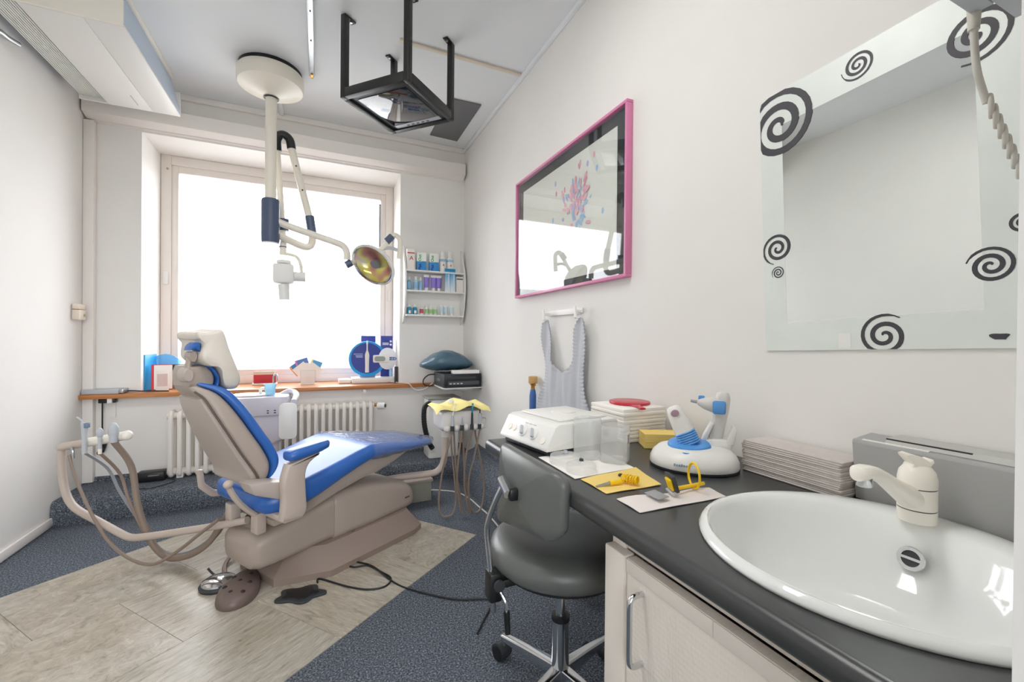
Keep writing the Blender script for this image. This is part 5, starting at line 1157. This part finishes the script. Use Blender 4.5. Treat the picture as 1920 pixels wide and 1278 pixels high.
G().cyl((.772, .988, .40), (.79, .975, .355), .011, .009, 14).build('lever_grip', m_black, sl_)
one(G().tube([(.90, 1.45, .03), (.86, 1.42, .006), (.80, 1.40, .006), (.85, 1.33, .006), (.93, 1.36, .006), (.97, 1.30, .006)], .004), 'cord', m_cable, 'dark cord lying on the carpet under the countertop', 'cord')

# ================================================================ RIGHT WALL: picture, mirror, apron
pf = thing('framed_picture', 'framed floral print with pink frame and black mount on right wall', 'picture', (WR, 2.07, 1.42))
py0, py1, pz0, pz1 = 1.492, 2.640, 1.422, 2.186; fd = .034
fwd = .014
for nm, (a, b, c, d) in {'t': (py0, py1, pz1-fwd, pz1), 'b': (py0, py1, pz0, pz0+fwd), 'l': (py1-fwd, py1, pz0+fwd, pz1-fwd), 'r': (py0, py0+fwd, pz0+fwd, pz1-fwd)}.items():
    G().box(WR-fd, WR-.001, a, b, c, d, .002).build('frame_side', m_pink, pf)
G().box(WR-.010, WR-.004, py0+fwd, py1-fwd, pz0+fwd, pz1-fwd).build('mount', m_mount, pf, smooth=False)
pap = G().box(WR-.0115, WR-.009, 1.585, 2.562, 1.475, 2.113).build('print_sheet', mat('print_paper', 'e9e5dc', .8), pf, smooth=False)
G().box(WR-.024, WR-.022, py0+fwd-.001, py1-fwd+.001, pz0+fwd-.001, pz1-fwd+.001).build('glass_pane', m_picglass, pf, smooth=False)
random.seed(11)
cols = {'pink': ('eeb0bd', 46), 'blue': ('a2c3e2', 34), 'violet': ('bfb2d9', 18), 'red': ('e29aa6', 18)}
for cn, (hx, cnt) in cols.items():
    g = G()
    for i in range(cnt):
        yy = random.gauss(1.925, .058); zz = random.gauss(1.90 if cn != 'blue' else 1.85, .068); zz = min(max(zz, 1.70), 2.05); yy = min(max(yy, 1.79), 2.06); a = math.atan2(zz-1.76, yy-1.92)
        if cn == 'blue' and i < 12: yy = 1.90+random.uniform(-.06, .05); zz = 1.72+random.uniform(-.03, .07)
        L_, W_ = random.uniform(.02, .05), random.uniform(.006, .017); rot = a+random.uniform(-.5, .5); x = WR-.0118-.0001*i-{'pink': 0, 'blue': .00003, 'violet': .00006, 'red': .00008}[cn]
        pts = [(yy+math.cos(rot)*L_*math.cos(t)*.5-math.sin(rot)*W_*math.sin(t)*.7, zz+math.sin(rot)*L_*math.cos(t)*.5+math.cos(rot)*W_*math.sin(t)*.7) for t in [2*PI*k/12 for k in range(12)]]
        g.add([(x, p, q) for p, q in pts], [tuple(range(12))])
    for yy, zz in {'pink': ((1.764, 2.055),), 'blue': ((2.165, 1.83), (1.69, 1.76), (1.74, 1.98)), 'violet': ((2.14, 2.03), (1.82, 2.03)), 'red': ((2.13, 1.97),)}[cn]:
        g.add([(WR-.0121, yy+.010*math.cos(t), zz+.016*math.sin(t)) for t in [2*PI*k/10 for k in range(10)]], [tuple(range(10))])
    g.build('painted_petals', mat('paint_'+cn, hx, .8), pap, smooth=False, kind='stuff')

# mirror with spiral decoration, hung slightly crooked
mi = thing('wall_mirror', 'frosted-edge wall mirror with dark spiral ornaments above the sink', 'mirror', (WR, .61, 1.12))
dl = R(2.2); BL = Vector((WR, .871, 1.121)); ua = Vector((0, -math.cos(dl), math.sin(dl))); ub = Vector((0, math.sin(dl), math.cos(dl)))
MW, MH = .535, .757
def mp(a, b, x=.006): return BL + ua*a + ub*b + Vector((-x, 0, 0))
def mbox(a0, a1, b0, b1, xa, xb, g=None):
    g = g or G(); V = [mp(a, b, x) for x in (xa, xb) for b in (b0, b1) for a in (a0, a1)]
    return g.add(V, [(0, 2, 3, 1), (4, 5, 7, 6), (0, 1, 5, 4), (2, 6, 7, 3), (0, 4, 6, 2), (1, 3, 7, 5)])
mbox(.066, MW-.066, .079, MH-.10, .001, .0055).build('mirror_plate', m_mirror, mi, smooth=False)
mbox(0, .066, 0, MH, .001, .006).build('frosted_band', m_frost, mi, smooth=False)
mbox(MW-.066, MW, 0, MH, .001, .006).build('frosted_band', m_frost, mi, smooth=False)
mbox(.066, MW-.066, 0, .079, .001, .006).build('frosted_band', m_frost, mi, smooth=False)
mbox(.066, MW-.066, MH-.10, MH, .001, .006).build('frosted_band', m_frost, mi, smooth=False)
def spiral(cy, cz, r, turns, a0, wdt, dirn=1, name='spiral_ornament', clip=True):
    n = int(turns*26); V = []; F = []
    c = Vector((0, cy, cz)); A = (c-Vector((0, BL.y, BL.z))); ca, cb = A.dot(ua), A.dot(ub)
    for i in range(n+1):
        t = i/n; rad = r*(.06+.86*t); a = a0+dirn*2*PI*turns*t; w = wdt*(.55+.55*math.sin(PI*min(1, t*1.02))**.6)/2
        if t > .97 or t < .03: w *= .55
        for k in (-1, 1):
            pa, pb = ca+(rad+k*w)*math.cos(a), cb+(rad+k*w)*math.sin(a)
            if clip: pa = min(max(pa, .0005), MW-.0005); pb = min(max(pb, .0005), MH-.0005)
            V.append(mp(pa, pb, .0066))
    for i in range(n): F.append((2*i, 2*i+1, 2*i+3, 2*i+2))
    k = len(V); V2 = [v+Vector((.0008, 0, 0)) for v in V]
    G().add(V+V2, F+[tuple(i+k for i in f[::-1]) for f in F]).build(name, m_print, mi, smooth=False)
spiral(.838, 1.780, .116, 2.62, R(-20), .019, 1)
spiral(.637, 1.843, .040, 2.6, R(40), .0065, -1)
spiral(.424, 1.782, .062, 2.4, R(30), .011, -1)
spiral(.838, 1.421, .050, 2.4, R(110), .0085, 1)
spiral(.835, 1.350, .021, 2.6, R(0), .0034, 1)
spiral(.574, 1.165, .056, 2.3, R(160), .0095, -1)
spiral(.397, 1.305, .041, 2.4, R(20), .0075, 1)
spiral(.355, 1.384, .024, 2.2, R(0), .0055, 1)
bl = [(.383+.013*(1+.25*math.sin(3*t+.5))*math.cos(t), 1.163+.008*(1+.3*math.cos(2*t))*math.sin(t)) for t in [2*PI*i/20 for i in range(20)]]
G().prism(bl, WR-.0068, WR-.006, 'yz').build('dark_blot', m_print, mi, smooth=False)
mbox(.20, .228, .004, .042, .0061, .0066).build('worn_patch', m_white, mi, smooth=False)

# lamp bar with coiled cord in front of the mirror, fixed to the partition
m_cord = mat('grey_cord', 'c9c5bb', .45)
cdv = thing('handset_holder', 'grey wall-mounted holder with hanging coiled cord at upper right', 'handset', (.93, .31, 1.66))
G().box(.55, .925, .30, .325, 1.66, 1.70, .002).build('front_rail', m_grey, cdv)
G().box(.55, .99, .112, .30, 1.668, 1.75, .003).build('case', m_dark, cdv)
G().box(.55, .995, .275, .299, 1.66, 1.669, .001).build('lower_rail', m_grey, cdv)
G().cyl((.925, .322, 1.668), (.925, .322, 1.635), .0085, .007, 14).build('plug', m_cord, cdv)
cor = [(.925, .322, 1.64), (.927, .321, 1.60), (.93, .319, 1.57), (.945, .318, 1.545), (.95, .315, 1.525)]
g = G(); g.tube(cor, .0048, 14, 8); g.build('cord', m_cord, cdv)
pth = []
for i in range(11*20+1):
    t = i/(11*20); a = 2*PI*11*t; p = Vector((.955+.085*t, .315-.03*t, 1.53-.17*t)); pth.append(p+Vector((.010*math.cos(a), .004*math.cos(a), .012*math.sin(a))))
G().tube(pth, .0036, 12, 1).build('coil', m_cord, cdv)

# coat hooks and apron
hk = thing('coat_hooks', 'white hook rail holding the grey apron on right wall', 'hook rail', (WR, 2.03, 1.28))
G().box(WR-.010, WR-.001, 1.86, 2.215, 1.283, 1.313, .002).build('rail', m_white, hk)
for yy in (2.20, 1.862):
    G().prism([(WR-.010, 1.30), (WR-.045, 1.30), (WR-.05, 1.32), (WR-.056, 1.318), (WR-.052, 1.262), (WR-.044, 1.255), (WR-.030, 1.258), (WR-.030, 1.264), (WR-.043, 1.268), (WR-.043, 1.29), (WR-.010, 1.285)], yy-.008, yy+.008, 'xz').build('hook', m_white, hk, smooth=False)
Lp = [(1.262, 2.205), (1.24, 2.235), (1.17, 2.245), (1.10, 2.235), (1.0, 2.215), (.92, 2.218), (.84, 2.25), (.78, 2.275), (.70, 2.285), (.5, 2.29)]
Rp = [(1.262, 1.852), (1.24, 1.815), (1.17, 1.79), (1.10, 1.79), (1.0, 1.80), (.92, 1.795), (.84, 1.77), (.78, 1.75), (.70, 1.742), (.5, 1.735)]
Li = [(1.262, 2.19), (1.20, 2.165), (1.12, 2.142), (1.075, 2.13), (1.0, 2.13)]
Ri = [(1.262, 1.868), (1.20, 1.902), (1.12, 1.906), (1.075, 1.906), (1.0, 1.906)]
def itp(T_, z):
    for (z0, a), (z1, b) in zip(T_[:-1], T_[1:]):
        if z0 >= z >= z1: return a+(b-a)*(z0-z)/(z0-z1)
    return T_[-1][1] if z < T_[-1][0] else T_[0][1]
NZ, NU = 130, 18; V = []; F = []
for half in (0, 1):
    o0 = len(V)
    for j in range(NZ+1):
        z = 1.262-(1.262-.5)*j/NZ
        a = itp(Lp, z) if half == 0 else itp(Rp, z)
        hwd = .112*math.sqrt(max(0, 1-((1.075-z)/.1)**2)) if z < 1.075 else 0
        b = (itp(Li, z) if half == 0 else itp(Ri, z)) if z >= 1.075 else 2.018+(hwd if half == 0 else -hwd)
        for i in range(NU+1):
            u = i/NU; y = a+(b-a)*u
            ed = math.exp(-min(u, (1-u) if z > .965 else 1)*9)
            fold = .008*math.sin(y*40+1.6*math.sin(z*5))+.003*math.sin(y*90+z*6)+.0025*ed*math.sin(z*330)
            V.append((WR-.030-fold-.012*(1-abs((z-.9)/.4))*.5, y+.0014*ed*math.sin(z*330), z))
    for j in range(NZ):
        for i in range(NU): k = o0+j*(NU+1)+i; F.append((k, k+1, k+NU+2, k+NU+1))
k = len(V)
g = G().add(V+[(x+.004, y, z) for x, y, z in V], F+[tuple(i+k for i in f[::-1]) for f in F])
one(g, 'apron', m_cloth, 'light grey protective apron hanging from the white hooks', 'apron', ang=80)

# ================================================================ ADDED FILL LIGHT, unseen glowing ceiling panel that brightens counter, floor and walls
lu = thing('fill_light', 'added white fill light panel on the ceiling, unseen above the viewpoint', 'fill light', (-.1, 1.2, H-.06))
G().box(-.75, .55, 1.03, 1.37, H-.06, H-.001, .006).build('housing', m_white, lu)
G().box(-.72, .52, 1.05, 1.35, H-.072, H-.0605, .003).build('diffuser', mat('fill_diffuser', 'fbfaf8', .6, emit=14.0), lu)
